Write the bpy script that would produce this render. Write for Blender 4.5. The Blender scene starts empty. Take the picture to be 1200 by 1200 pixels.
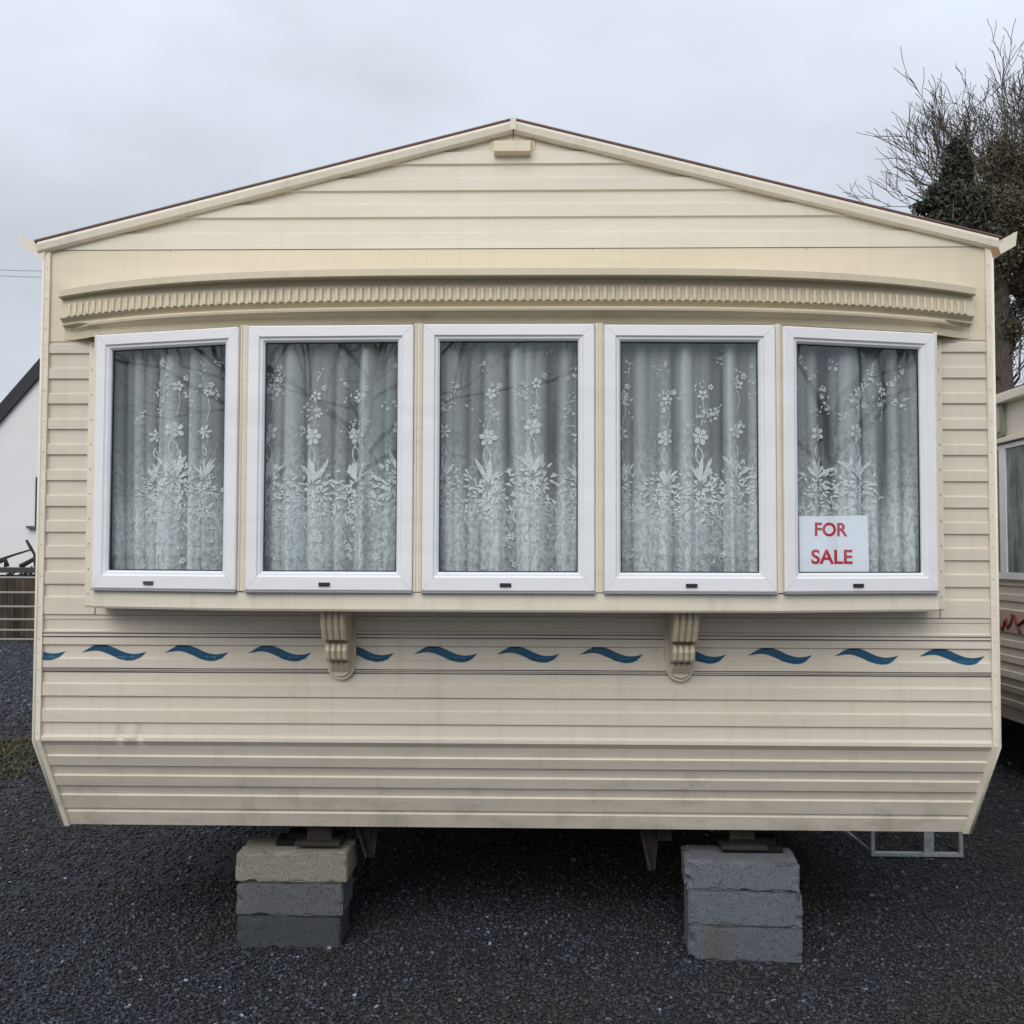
import bpy, math, random
import numpy as np
from mathutils import Vector, Matrix
random.seed(7); rng = np.random.default_rng(7)
SC = bpy.context.scene
COL = SC.collection
PI = math.pi

# ------------------------------------------------------------------ camera
F = 1200.0
CAM = Vector((0.0876, -3.9627, 1.56))
yaw, pitch, roll = math.radians(-1.285), math.radians(2.318), math.radians(0.164)
cy, sy = math.cos(yaw), math.sin(yaw); cp, sp = math.cos(pitch), math.sin(pitch); cr, sr = math.cos(roll), math.sin(roll)
_F = Vector((sy, cy, 0)); _R = Vector((cy, -sy, 0)); _U = Vector((0, 0, 1))
FW = _F * cp + _U * sp; UP = _U * cp - _F * sp
RT = _R * cr + UP * sr; UP = UP * cr - _R * sr
cam_d = bpy.data.cameras.new('camera'); cam = bpy.data.objects.new('camera', cam_d); COL.objects.link(cam)
M3 = Matrix((RT, UP, -FW)).transposed()
cam.matrix_world = Matrix.Translation(CAM) @ M3.to_4x4()
cam_d.sensor_width = 36; cam_d.lens = 36; cam_d.clip_start = 0.05; cam_d.clip_end = 2000
SC.camera = cam

def ray(px, py): return FW + RT * ((px - 600) / F) + UP * ((600 - py) / F)
def at(px, py, Y):                       # measured point of the photo on the plane y = Y
    d = ray(px, py); return CAM + d * ((Y - CAM.y) / d.y)
def atx(px, py, X):                      # ... on the plane x = X
    d = ray(px, py); return CAM + d * ((X - CAM.x) / d.x)
def atg(px, py, Z=0.0):                  # ... on the ground
    d = ray(px, py); return CAM + d * ((Z - CAM.z) / d.z)
def zc(py, Y=0.0): return at(606, py, Y).z

# ------------------------------------------------------------------ materials
def mat(name, col, rough=0.6, metal=0.0, spec=0.5):
    m = bpy.data.materials.new(name); m.use_nodes = True
    b = m.node_tree.nodes['Principled BSDF']
    b.inputs['Base Color'].default_value = (*col, 1); b.inputs['Roughness'].default_value = rough
    b.inputs['Metallic'].default_value = metal; b.inputs['Specular IOR Level'].default_value = spec
    return m
def N(m, t, **kw):
    n = m.node_tree.nodes.new(t)
    for k, v in kw.items():
        if hasattr(n, k): setattr(n, k, v)
        else: n.inputs[k].default_value = v
    return n
def L(m, a, b): m.node_tree.links.new(a, b)
def pos(m, scale=(1, 1, 1)):
    g = N(m, 'ShaderNodeNewGeometry'); mp = N(m, 'ShaderNodeMapping')
    mp.inputs['Scale'].default_value = scale; L(m, g.outputs['Position'], mp.inputs['Vector']); return mp.outputs[0]
def noise(m, vec, scale, detail=4, rough=0.6):
    n = N(m, 'ShaderNodeTexNoise'); n.inputs['Scale'].default_value = scale; n.inputs['Detail'].default_value = detail
    n.inputs['Roughness'].default_value = rough
    if vec is not None: L(m, vec, n.inputs['Vector'])
    return n.outputs['Fac']
def ramp(m, fac, stops):
    r = N(m, 'ShaderNodeValToRGB'); e = r.color_ramp.elements
    while len(e) < len(stops): e.new(0.5)
    for el, (p, c) in zip(e, stops):
        el.position = p; el.color = (*c, 1) if len(c) == 3 else c
    L(m, fac, r.inputs[0]); return r.outputs[0]
def mixc(m, fac, a, b, mode='MIX'):
    n = N(m, 'ShaderNodeMix'); n.data_type = 'RGBA'; n.blend_type = mode
    if isinstance(fac, (int, float)): n.inputs[0].default_value = fac
    else: L(m, fac, n.inputs[0])
    for i, v in ((6, a), (7, b)):
        if isinstance(v, tuple): n.inputs[i].default_value = (*v, 1)
        else: L(m, v, n.inputs[i])
    return n.outputs[2]
def math_(m, op, a, b=0.5):
    n = N(m, 'ShaderNodeMath'); n.operation = op
    for i, v in ((0, a), (1, b)):
        if isinstance(v, (int, float)): n.inputs[i].default_value = v
        else: L(m, v, n.inputs[i])
    return n.outputs[0]
def bump(m, h, strength=0.3, dist=0.01):
    b = N(m, 'ShaderNodeBump'); b.inputs['Strength'].default_value = strength; b.inputs['Distance'].default_value = dist
    L(m, h, b.inputs['Height']); L(m, b.outputs[0], m.node_tree.nodes['Principled BSDF'].inputs['Normal'])
def basecol(m, c): L(m, c, m.node_tree.nodes['Principled BSDF'].inputs['Base Color'])

def cream(name, col, dirt, rough=0.42, algae=0.0):
    m = mat(name, col, rough)
    p = pos(m)
    big = noise(m, p, 1.3, 4, 0.6)
    c = mixc(m, big, tuple(x * 0.93 for x in col), tuple(min(1, x * 1.05) for x in col))
    streak = noise(m, pos(m, (9, 9, 0.7)), 2.2, 6, 0.65)          # rain-run dirt
    f1 = ramp(m, streak, [(0.50, (0, 0, 0)), (0.78, (dirt,) * 3)])
    c = mixc(m, f1, c, (0.30, 0.26, 0.17))
    hz = noise(m, pos(m, (0.5, 2, 22)), 2.0, 5, 0.6)               # smears along the boards
    f2 = ramp(m, hz, [(0.52, (0, 0, 0)), (0.80, (dirt * 0.9,) * 3)])
    c = mixc(m, f2, c, (0.36, 0.32, 0.25))
    sp_ = noise(m, p, 90, 2, 0.5)
    f3 = ramp(m, sp_, [(0.70, (0, 0, 0)), (0.78, (dirt * 1.1,) * 3)])
    c = mixc(m, f3, c, (0.24, 0.20, 0.13))
    g = N(m, 'ShaderNodeNewGeometry'); sz = N(m, 'ShaderNodeSeparateXYZ'); L(m, g.outputs['Position'], sz.inputs[0])
    low = N(m, 'ShaderNodeMapRange'); low.inputs['From Min'].default_value = 0.50; low.inputs['From Max'].default_value = 0.85; low.inputs['To Min'].default_value = 0.12; low.inputs['To Max'].default_value = -0.06
    L(m, sz.outputs[2], low.inputs['Value'])
    ag = math_(m, 'ADD', noise(m, pos(m, (1.5, 1, 2)), 4.0, 6, 0.7), low.outputs[0])
    c = mixc(m, ramp(m, ag, [(0.58, (0, 0, 0)), (0.78, (0.40,) * 3)]), c, (0.25, 0.25, 0.14))
    basecol(m, c)
    bump(m, noise(m, pos(m, (0.7, 1, 2.5)), 2.2, 2, 0.45), 0.42, 0.02)
    return m
SIDING = cream('cream_aluminium_siding', (0.64, 0.585, 0.495), 0.20)
PANEL = cream('yellowed_cream_panel', (0.68, 0.61, 0.46), 0.15)
MOULD = cream('yellowed_cream_moulding', (0.63, 0.56, 0.41), 0.22, 0.45)
TRIM = cream('cream_trim', (0.74, 0.685, 0.57), 0.26)
UPVC = cream('white_upvc', (0.79, 0.79, 0.81), 0.0, 0.3)
UPVC_BEAD = cream('white_upvc_bead', (0.74, 0.76, 0.79), 0.0, 0.3)
BLACK = mat('black_rubber', (0.015, 0.016, 0.018), 0.6)
ROOFM = mat('brown_roof_steel', (0.15, 0.075, 0.07), 0.6)
STEEL = mat('rusty_chassis_steel', (0.035, 0.028, 0.022), 0.75)
basecol(STEEL, ramp(STEEL, noise(STEEL, pos(STEEL), 18), [(0.4, (0.014, 0.013, 0.012)), (0.7, (0.035, 0.022, 0.015))]))
SCREW = mat('grey_screw', (0.22, 0.2, 0.17), 0.5, 0.3)
RUST = cream('rusty_cream_gutter', (0.50, 0.46, 0.36), 1.0)
def blue_mat():
    m = mat('blue_vinyl', (0.012, 0.10, 0.20), 0.35)
    basecol(m, mixc(m, noise(m, pos(m), 9), (0.006, 0.058, 0.118), (0.011, 0.085, 0.165)))
    return m
BLUE = blue_mat()
def stripe_mat():
    m = mat('faded_purple_stripe', (0.05, 0.03, 0.045), 0.4)
    basecol(m, ramp(m, noise(m, pos(m, (1, 1, 1)), 1.7, 3), [(0.35, (0.03, 0.025, 0.04)), (0.55, (0.07, 0.045, 0.06)), (0.75, (0.32, 0.24, 0.23))]))
    return m
STRIPE = stripe_mat()

def concrete(name, a, b, wet=0.0, rustx=None):
    m = mat(name, a, 0.9)
    p = pos(m)
    c = mixc(m, noise(m, p, 9, 6, 0.65), a, b)
    pits = noise(m, p, 130, 3, 0.6)
    c = mixc(m, ramp(m, pits, [(0.36, (0.75,) * 3), (0.46, (0, 0, 0))]), c, tuple(x * 0.35 for x in a))
    c = mixc(m, ramp(m, noise(m, p, 210, 2, 0.5), [(0.62, (0, 0, 0)), (0.70, (0.6,) * 3)]), c, tuple(min(1, x * 1.7) for x in b))
    if rustx is not None:
        g = N(m, 'ShaderNodeNewGeometry'); s = N(m, 'ShaderNodeSeparateXYZ'); L(m, g.outputs['Position'], s.inputs[0])
        d = math_(m, 'ABSOLUTE', math_(m, 'SUBTRACT', s.outputs[0], rustx))
        d = math_(m, 'ADD', d, math_(m, 'MULTIPLY', math_(m, 'SUBTRACT', noise(m, p, 25, 4), 0.5), 0.08))
        c = mixc(m, ramp(m, d, [(0.0, (0.55,) * 3), (0.055, (0, 0, 0))]), c, (0.10, 0.065, 0.045))
    basecol(m, c)
    h = mixc(m, 0.5, noise(m, p, 60, 6, 0.7), noise(m, p, 260, 2, 0.6))
    bump(m, h, 0.9, 0.006)
    return m
def gravel_mat():
    m = mat('dark_gravel', (0.05, 0.055, 0.065), 0.85)
    p = pos(m)
    v = N(m, 'ShaderNodeTexVoronoi'); v.inputs['Scale'].default_value = 62; L(m, p, v.inputs['Vector'])
    v2 = N(m, 'ShaderNodeTexVoronoi'); v2.inputs['Scale'].default_value = 150; L(m, p, v2.inputs['Vector'])
    sep = N(m, 'ShaderNodeSeparateColor'); L(m, v.outputs['Color'], sep.inputs[0])
    c = ramp(m, sep.outputs[0], [(0.0, (0.014, 0.016, 0.021)), (0.5, (0.026, 0.029, 0.036)), (0.85, (0.045, 0.048, 0.056)), (1.0, (0.12, 0.12, 0.125))])
    c = mixc(m, ramp(m, v.outputs['Distance'], [(0.0, (0, 0, 0)), (0.75, (0.75,) * 3)]), c, (0.009, 0.009, 0.010))
    c = mixc(m, ramp(m, noise(m, p, 0.9, 5, 0.6), [(0.45, (0, 0, 0)), (0.75, (0.5,) * 3)]), c, (0.024, 0.022, 0.016))
    c = mixc(m, ramp(m, noise(m, p, 5, 4, 0.7), [(0.4, (0, 0, 0)), (0.62, (0.55,) * 3)]), c, (0.010, 0.011, 0.014))
    basecol(m, c)
    hh = math_(m, 'ADD', math_(m, 'MULTIPLY', v.outputs['Distance'], -1.0), math_(m, 'MULTIPLY', v2.outputs['Distance'], -0.4))
    bump(m, hh, 1.0, 0.014)
    return m
GRAVEL = gravel_mat()
def stone_mat():
    m = mat('gravel_stone', (0.06, 0.065, 0.075), 0.75)
    a = N(m, 'ShaderNodeVertexColor'); a.layer_name = 'tint'
    c = mixc(m, 0.35, a.outputs[0], ramp(m, noise(m, pos(m), 120, 3), [(0.3, (0.5,) * 3), (0.7, (1.4,) * 3)]), 'MULTIPLY')
    c = mixc(m, ramp(m, noise(m, pos(m), 0.9, 5, 0.6), [(0.45, (0, 0, 0)), (0.72, (0.6,) * 3)]), c, (0.030, 0.025, 0.016))
    c = mixc(m, ramp(m, noise(m, pos(m), 2.3, 4, 0.6), [(0.52, (0, 0, 0)), (0.70, (0.45,) * 3)]), c, (0.026, 0.032, 0.050))
    basecol(m, c); return m
STONE = stone_mat()

# ------------------------------------------------------------------ mesh builder
class MB:
    def __init__(s): s.v = []; s.f = []; s.mi = []; s.sm = []
    def add(s, vs, fs, mi=0, smooth=False):
        o = len(s.v); s.v += [tuple(v) for v in vs]; s.f += [tuple(i + o for i in f) for f in fs]
        s.mi += [mi] * len(fs); s.sm += [smooth] * len(fs)
    def box(s, x0, x1, y0, y1, z0, z1, mi=0, c=0.0):
        if c <= 0:
            vs = [(x, y, z) for z in (z0, z1) for y in (y0, y1) for x in (x0, x1)]
            s.add(vs, [(0, 2, 3, 1), (4, 5, 7, 6), (0, 1, 5, 4), (2, 6, 7, 3), (0, 4, 6, 2), (1, 3, 7, 5)], mi)
        else: s.hullbox(x0, x1, y0, y1, z0, z1, mi, c)
    def hullbox(s, x0, x1, y0, y1, z0, z1, mi, c):
        import bmesh
        bm = bmesh.new(); r = bmesh.ops.create_cube(bm, size=1)
        for v in bm.verts:
            v.co = Vector(((x0 + x1) / 2 + v.co.x * (x1 - x0), (y0 + y1) / 2 + v.co.y * (y1 - y0), (z0 + z1) / 2 + v.co.z * (z1 - z0)))
        bmesh.ops.bevel(bm, geom=bm.edges[:], offset=c, segments=2, affect='EDGES', profile=0.6)
        bm.verts.index_update()
        s.add([v.co[:] for v in bm.verts], [[v.index for v in f.verts] for f in bm.faces], mi); bm.free()
    def prism(s, pts, ax, a, b, mi=0):
        """polygon pts in the two other axes extruded along ax from a to b"""
        def mk(p, t): return {'x': (t, p[0], p[1]), 'y': (p[0], t, p[1]), 'z': (p[0], p[1], t)}[ax]
        n = len(pts); vs = [mk(p, a) for p in pts] + [mk(p, b) for p in pts]
        fs = [(i, (i + 1) % n, (i + 1) % n + n, i + n) for i in range(n)] + [tuple(range(n))[::-1], tuple(range(n, 2 * n))]
        s.add(vs, fs, mi)
    def grid(s, rows, mi=0, smooth=False):
        m = len(rows[0]); vs = [p for r in rows for p in r]; fs = []
        for i in range(len(rows) - 1):
            for j in range(m - 1):
                a = i * m + j; fs.append((a, a + 1, a + m + 1, a + m))
        s.add(vs, fs, mi, smooth)
    def tube(s, pts, rad, n=8, mi=0, smooth=True, cap=True):
        pts = [Vector(p) for p in pts]; rows = []
        for i, p in enumerate(pts):
            d = (pts[min(i + 1, len(pts) - 1)] - pts[max(i - 1, 0)]).normalized()
            a = d.cross(Vector((0, 0, 1)) if abs(d.z) < 0.9 else Vector((1, 0, 0))).normalized(); b = d.cross(a)
            r = rad[i] if isinstance(rad, (list, tuple)) else rad
            rows.append([p + (a * math.cos(2 * PI * k / n) + b * math.sin(2 * PI * k / n)) * r for k in range(n)])
        vs = [q for r in rows for q in r]; fs = []
        for i in range(len(rows) - 1):
            for k in range(n):
                fs.append((i * n + k, i * n + (k + 1) % n, (i + 1) * n + (k + 1) % n, (i + 1) * n + k))
        if cap: fs += [tuple(range(n))[::-1], tuple(range((len(rows) - 1) * n, len(rows) * n))]
        s.add(vs, fs, mi, smooth)
    def disc(s, c, r, y, n=10, mi=0, h=0.002):
        p = [(c[0] + r * math.cos(2 * PI * k / n), c[1] + r * math.sin(2 * PI * k / n)) for k in range(n)]
        s.prism(p, 'y', y - h, y, mi)
    def build(s, name, m, parent=None, loc=None):
        me = bpy.data.meshes.new(name); me.from_pydata(s.v, [], s.f)
        ms = m if isinstance(m, (list, tuple)) else [m]
        for x in ms: me.materials.append(x)
        me.polygons.foreach_set('material_index', s.mi); me.polygons.foreach_set('use_smooth', s.sm); me.update()
        o = bpy.data.objects.new(name, me); COL.objects.link(o)
        if loc: o.location = loc
        if parent: o.parent = parent
        return o
def tag(o, label=None, cat=None, group=None, kind=None):
    if label: o['label'] = label
    if cat: o['category'] = cat
    if group: o['group'] = group
    if kind: o['kind'] = kind
    return o
def empty(name, loc=(0, 0, 0)):
    o = bpy.data.objects.new(name, None); COL.objects.link(o); o.location = loc; o.empty_display_size = 0.1; return o

# ------------------------------------------------------------------ the caravan
W = 1.85; LEN = 8.5
caravan = tag(empty('static_caravan'), 'cream static caravan with five-pane bow window and blue wave decals, on concrete blocks', 'caravan')
ZK = zc(871); ZE = 2.74; ZR = zc(157); ZB = zc(970, 0.14)
XB = 1.790; YB = 0.14                                    # bottom edge: narrower and set back
def roof_z(x): return ZR + (ZE - ZR) * abs(x) / W
def roof_x(z): return W * (ZR - z) / (ZR - ZE)
REL = 0.009
def rib_profile(pairs, ztop, zend, start=0.0, base=lambda z: 0.0):
    """pairs (z_bright, z_dark) going down; returns [(y,z)] for two-level aluminium boards"""
    P = [(base(ztop) - start, ztop)]
    for zb, zd in pairs:
        P += [(base(zb + 0.003) - 0, zb + 0.003), (base(zb - 0.003) - REL, zb - 0.003)]
        P += [(base(zd + 0.0022) - REL, zd + 0.0022), (base(zd - 0.0022), zd - 0.0022)]
    P.append((base(zend), zend)); return P

# the siding: left and right of the bay, full width below it, tilted skirt below the knee
side_pairs = [(zc(b), zc(d)) for b, d in ((403, 414), (431, 444), (461, 473.5), (491, 503.5), (521, 533.5), (551, 564), (581, 594.5), (611, 625), (641, 655.5), (671.5, 686.5), (701, 720))]
low_pairs = [(zc(b), zc(d)) for b, d in ((740.5, 758), (773.5, 787.5), (803.5, 818.5), (834, 849.5))]
side_pairs[-1] = (zc(701), zc(722.4))
P_side = rib_profile(side_pairs, zc(399), zc(723))
P_low = rib_profile(low_pairs, zc(728.6), zc(864))
P_low = [(0, zc(722.9)), (-0.0035, zc(723.4)), (-0.0035, zc(727.6)), (0, zc(728.5))] + P_low[1:]
P_low[-1:] = [(0, zc(864)), (-0.012, zc(867)), (-0.012, ZK), (0.006, zc(877))]
def base_t(z): return YB * (zc(877) - z) / (zc(877) - ZB) + 0.006
def zt_(py):
    z = ZB
    for _ in range(12): z = zc(py, base_t(z) - 0.005)
    return z
tilt_pairs = [(zt_(b), zt_(d)) for b, d in ((889, 901), (912, 924.5), (935, 951))]
P_tilt = rib_profile(tilt_pairs, zc(877), ZB, 0, base_t)
P_tilt[-1:] = [(base_t(zt_(953)), zt_(953)), (base_t(zt_(955)) - REL, zt_(955)), (base_t(ZB) - REL, ZB), (base_t(ZB) + 0.02, ZB - 0.003)]
def prof_y(P, z):
    for (y0, z0), (y1, z1) in zip(P, P[1:]):
        if z1 <= z <= z0: return y0 + (y1 - y0) * (z0 - z) / max(1e-6, z0 - z1)
    return 0.0
XBL, XBR = -1.615, 1.615
m = MB()
def ext(P, xl, xr, n=2):
    rows = []
    for y, z in P:
        a = xl(z) if callable(xl) else xl; b = xr(z) if callable(xr) else xr
        rows.append([(a + (b - a) * i / n, y, z) for i in range(n + 1)])
    m.grid(rows)
ext(P_side, -W, XBL + 0.02); ext(P_side, XBR - 0.02, W)
m.grid([[(XBL + 0.02, y, z), (XBR - 0.02, y, z)] for y, z in ((-0.006, zc(700)), (-REL, zc(703)), (-REL, zc(722)), (0.0, zc(723)))])
# dent above the knee on the left: a finer grid with two pushed-in dimples
rows = []
nx = 150
dz0 = (zc(864) + ZK) / 2
dents = [(at(140, 869, 0).x, 0.014, 0.016), (at(153, 869, 0).x, 0.02, -0.006), (at(164, 868, 0).x, 0.012, 0.016), (at(300, 869, 0).x, 0.05, 0.002), (at(930, 869, 0).x, 0.08, 0.002)]
fine = []
for (y0, z0), (y1, z1) in zip(P_low, P_low[1:]):
    fine.append((y0, z0))
fine.append(P_low[-1])
for y, z in fine:
    row = []
    for i in range(nx + 1):
        x = -W + 2 * W * i / nx if i > 60 else -W + (0.62) * i / 60
        if i > 60: x = -W + 0.62 + (2 * W - 0.62) * (i - 60) / (nx - 60)
        yy = y
        for dx, sx, amp in dents:
            yy += amp * math.exp(-((x - dx) / sx) ** 2) * math.exp(-((z - dz0) / 0.013) ** 2)
        row.append((x, yy, z))
    rows.append(row)
m.grid(rows)
def hw(z): return W + (XB - W) * (ZK - z) / (ZK - ZB)
ext(P_tilt, lambda z: -hw(z), lambda z: hw(z))
m.build('front_siding', SIDING, caravan)

# gable boards
m = MB()
gp = [(zc(b), zc(d)) for b, d in ((178, 193), (208.5, 224), (239, 255))]
Pg = rib_profile(gp, ZR + 0.001, zc(291))
Pg[-1:] = [(0, zc(271.5)), (-REL * 0.8, zc(273)), (-REL * 0.8, zc(291.5))]
rows = []
for y, z in Pg:
    x = min(roof_x(z), W); rows.append([(-x, y, z), (0, y, z), (x, y, z)])
m.grid(rows)
m.build('gable_siding', cream('pale_gable_siding', (0.70, 0.655, 0.55), 0.10), caravan)
# flat panel behind the cornice
m = MB()
z0, z1 = zc(399.5), zc(292)
m.prism([(-W, z0), (W, z0), (W, min(z1, ZE)), (-W, min(z1, ZE))], 'y', -0.004, 0.03)
m.prism([(-W, ZE), (W, ZE), (roof_x(z1), z1), (-roof_x(z1), z1)], 'y', -0.004, 0.03)
for k in range(4):
    m.disc((-1.35 + k * 0.83, z1 - 0.004), 0.002, -0.0042, 6, 1)
m.build('front_panel', [PANEL, SCREW], caravan)

# body: sides, back, floor
def side(sgn):
    m = MB(); rows = []
    P = []
    z = ZE
    while z > ZK + 0.09:
        P += [(0, z), (0, z - 0.054), (0.008, z - 0.058), (0.008, z - 0.096), (0, z - 0.1)]; z -= 0.1
    P += [(0, ZK + 0.02), (0.006, ZK)]
    for t in (0.25, 0.5, 0.75, 1): P += [(-(W - XB) * t - 0.002, ZK - (ZK - ZB) * t + 0.01), (-(W - XB) * t, ZK - (ZK - ZB) * t)]
    for o, z in P: rows.append([(sgn * (W - 0.012 + o), 0.03 + (0 if z >= ZK else YB * (ZK - z) / (ZK - ZB)), z), (sgn * (W - 0.012 + o), LEN, z)])
    m.grid(rows); return m
side(-1).build('side_wall', SIDING, caravan); side(1).build('side_wall', SIDING, caravan)
m = MB(); m.prism([(-W + .01, ZK), (-XB, ZB), (XB, ZB), (W - .01, ZK), (W - .01, ZE), (0, ZR), (-W + .01, ZE)], 'y', LEN, LEN + 0.03); m.build('rear_wall', SIDING, caravan)
m = MB(); m.box(-XB + 0.01, XB - 0.01, YB + 0.02, LEN, ZB + 0.006, ZB + 0.05); m.build('floor', mat('dark_floor_underside', (0.03, 0.028, 0.025), 0.9), caravan)
# the room behind the glass
ROOM = mat('brown_interior', (0.20, 0.185, 0.16), 0.8)
m = MB()
def quad(*p): m.add(p, [(0, 1, 2, 3)])
a, b_, y0, y1, z0, z1 = -1.80, 1.80, 0.035, 4.2, 0.86, 2.70
quad((a, y0, z0), (b_, y0, z0), (b_, y1, z0), (a, y1, z0)); quad((a, y0, z1), (b_, y0, z1), (b_, y1, z1), (a, y1, z1))
quad((a, y0, z0), (a, y1, z0), (a, y1, z1), (a, y0, z1)); quad((b_, y0, z0), (b_, y1, z0), (b_, y1, z1), (b_, y0, z1)); quad((a, y1, z0), (b_, y1, z0), (b_, y1, z1), (a, y1, z1))
m.box(-1.79, 1.79, 0.04, 0.75, 0.87, 1.10)          # the seat under the bow window
m.build('interior_lining', ROOM, caravan)

# corner trims with the knee
def corner(sgn):
    m = MB(); w = 0.027; sc_ = []
    pts = [(W + 0.004, zc(286)), (W + 0.004, ZK), (XB + 0.006, ZB - 0.004)]
    inn = [(W - w, zc(286)), (W - w, ZK + 0.004), (XB - w + 0.002, ZB - 0.004)]
    ys = [0.0, 0.0, YB]
    o = [(sgn * x, y - 0.016, z) for (x, z), y in zip(pts, ys)]; i = [(sgn * x, y - 0.016, z) for (x, z), y in zip(inn, ys)]
    o2 = [(sgn * x, 0.20, z) for (x, z), y in zip(pts, ys)]; i2 = [(sgn * x, y + 0.012, z) for (x, z), y in zip(inn, ys)]
    for k in (0, 1):
        for A, B in ((o, i), (o2, o), (i, i2)):
            vs = [A[k], A[k + 1], B[k + 1], B[k]]; m.add(vs, [(0, 1, 2, 3) if sgn > 0 else (3, 2, 1, 0)])
    m.add([o[2], i[2], i2[2], o2[2]], [(0, 1, 2, 3)])
    # raised outer bead
    m.tube([(sgn * (W - 0.002), -0.016, zc(287)), (sgn * (W - 0.002), -0.016, ZK), (sgn * XB, YB - 0.016, ZB)], 0.006, 8)
    for k in range(16):
        z = ZK + 0.03 + k * 0.121; m.disc((sgn * (W - 0.016), z), 0.0018, -0.0162, 6, 1)
    m.build('corner_trim', [TRIM, SCREW], caravan)
corner(-1); corner(1)

# roof, fascias, gutters, vent
sl = (ZR - ZE) / W
m = MB()
for s in (-1, 1):
    n = 120; rows = [[], []]
    for j, y in enumerate([-0.035 + i * (LEN + 0.1) / 60 for i in range(61)]): pass
    Yr = [-0.03] + [0.25 * k for k in range(1, 36)]
    rows = []
    for k, y in enumerate(Yr):
        for dy, up in ((0, 0.0), (0.24, 0.012)) if k > 0 else ((0, 0.0),):
            rows.append([(s * x, y + dy, ZR + 0.053 - sl * x + up + 0.0) for x in [i * (W + 0.03) / 60 for i in range(61)]])
    m.grid(rows, 0)
    x0, x1 = 0, W + 0.03
    m.prism([(0, ZR + 0.0445), (s * x1, ZR + 0.0445 - sl * x1), (s * x1, ZR + 0.0515 - sl * x1), (0, ZR + 0.0515)], 'y', -0.034, LEN)
m.build('roof', ROOFM, caravan)
def fascia(s):
    m = MB(); x1 = W + 0.018
    def band(za, zb, ya, yb):
        m.add([(s * 0.002, ya, ZR + za), (s * x1, ya, ZR + za - sl * x1), (s * x1, yb, ZR + zb - sl * x1), (s * 0.002, yb, ZR + zb)], [(0, 1, 2, 3)])
    pr = [(-0.002, -0.001), (-0.002, -0.022), (0.006, -0.030), (0.030, -0.034), (0.040, -0.032), (0.044, -0.026), (0.044, 0.02)]
    for (za, ya), (zb, yb) in zip(pr, pr[1:]): band(za, zb, ya, yb)
    m.add([(s * x1, y, ZR + z - sl * x1) for z, y in pr], [tuple(range(len(pr)))])
    return m.build('fascia', TRIM, caravan)
fascia(-1); fascia(1)
m = MB(); m.prism([(-0.011, ZR + 0.002), (0, ZR + 0.006), (0.011, ZR + 0.002), (0.011, ZR + 0.049), (0.0, ZR + 0.053), (-0.011, ZR + 0.049)], 'y', -0.0365, -0.02)
m.build('ridge_cap', TRIM, caravan)
def gutter(px, stain):
    P = [at(x, y, -0.02) for x, y in px]; P = [(p.x, p.z) for p in P]
    m = MB(); m.prism(P, 'y', -0.022, -0.006, 0)
    m.prism([P[0], P[1], (P[1][0] * 0.997, P[1][1] + 0.004), (P[0][0] * 0.997, P[0][1])], 'y', -0.0055, LEN)
    m.prism([P[1], P[2], (P[2][0], P[2][1] + 0.006), (P[1][0], P[1][1] + 0.006)], 'y', -0.005, LEN)
    g_ = m.build('gutter', TRIM, caravan)
    if stain:
        m = MB(); a, b = (P[2][0], P[2][1] + .004), (P[3][0], P[3][1] - .004); k = (P[0][0] - P[3][0]) * 0.3
        m.prism([a, (a[0] + k, a[1] + .012), (b[0] + k * .8, b[1] + .008), b], 'y', -0.0235, -0.0221); m.build('rust_patch', mat('rusty_flaking_paint', (0.30, 0.17, 0.09), 0.85), g_)
gutter([(19.5, 273), (28, 291), (51, 305), (54, 291)], False)
gutter([(1192, 271), (1190, 288), (1163, 303), (1160, 288)], True)
m = MB()
a = at(577, 165, -0.04); b = at(623, 179, -0.04); z1 = at(600, 163, -0.04).z
m.box(at(574, 170, 0).x, at(627, 170, 0).x, -0.006, 0.0, at(600, 181, 0).z, at(600, 165, 0).z, 0, 0.002)
m.prism([(-0.006, z1 + 0.004), (-0.012, z1 + 0.004), (-0.042, a.z), (-0.045, b.z + 0.006), (-0.036, b.z), (-0.006, b.z)], 'x', a.x + 0.006, b.x - 0.004)
m.build('vent_hood', MOULD, caravan)

# ---------------- bow window
def bay_pts(off=0.0):
    base = [(-1.580, -0.112), (-0.984, -0.254), (-0.333, -0.279), (0.318, -0.279), (0.972, -0.254), (1.582, -0.112)]
    out = []
    for i, p in enumerate(base):
        a = Vector(base[max(0, i - 1)]); b = Vector(base[min(5, i + 1)]); d = (b - a).normalized(); n = Vector((d.y, -d.x))
        out.append((p[0] + n.x * off, p[1] + n.y * off))
    return out
WT, WB = 2.385, 1.425
def bay_loop(off, back): 
    P = bay_pts(off); return [(P[0][0] - 0.004, back)] + P + [(P[-1][0] + 0.004, back)]
def shell(m, prof, mi=0, ends=True):
    """prof: list of (offset, z); swept round the bow"""
    rows = [[(x, y, z) for x, y in bay_loop(o, 0.0)] for o, z in prof]
    m.grid(rows, mi)
m = MB()
zs_t, zs_b = WB - 0.004, zc(717.5, -0.29)
shell(m, [(-0.03, zs_t + 0.004), (0.006, zs_t + 0.001), (0.012, zs_t - 0.005), (0.013, zs_b + 0.008), (0.008, zs_b), (0.0, zs_b - 0.001), (-0.02, zs_b + 0.003)])
P = bay_loop(0.0, 0.0); m.add([(x, y, zs_b + 0.003) for x, y in P], [tuple(range(len(P)))])
P = bay_loop(-0.01, 0.04); m.add([(x, y, zs_t) for x, y in P], [tuple(range(len(P)))])
m.build('sill_board', TRIM, caravan)
m = MB()
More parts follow.
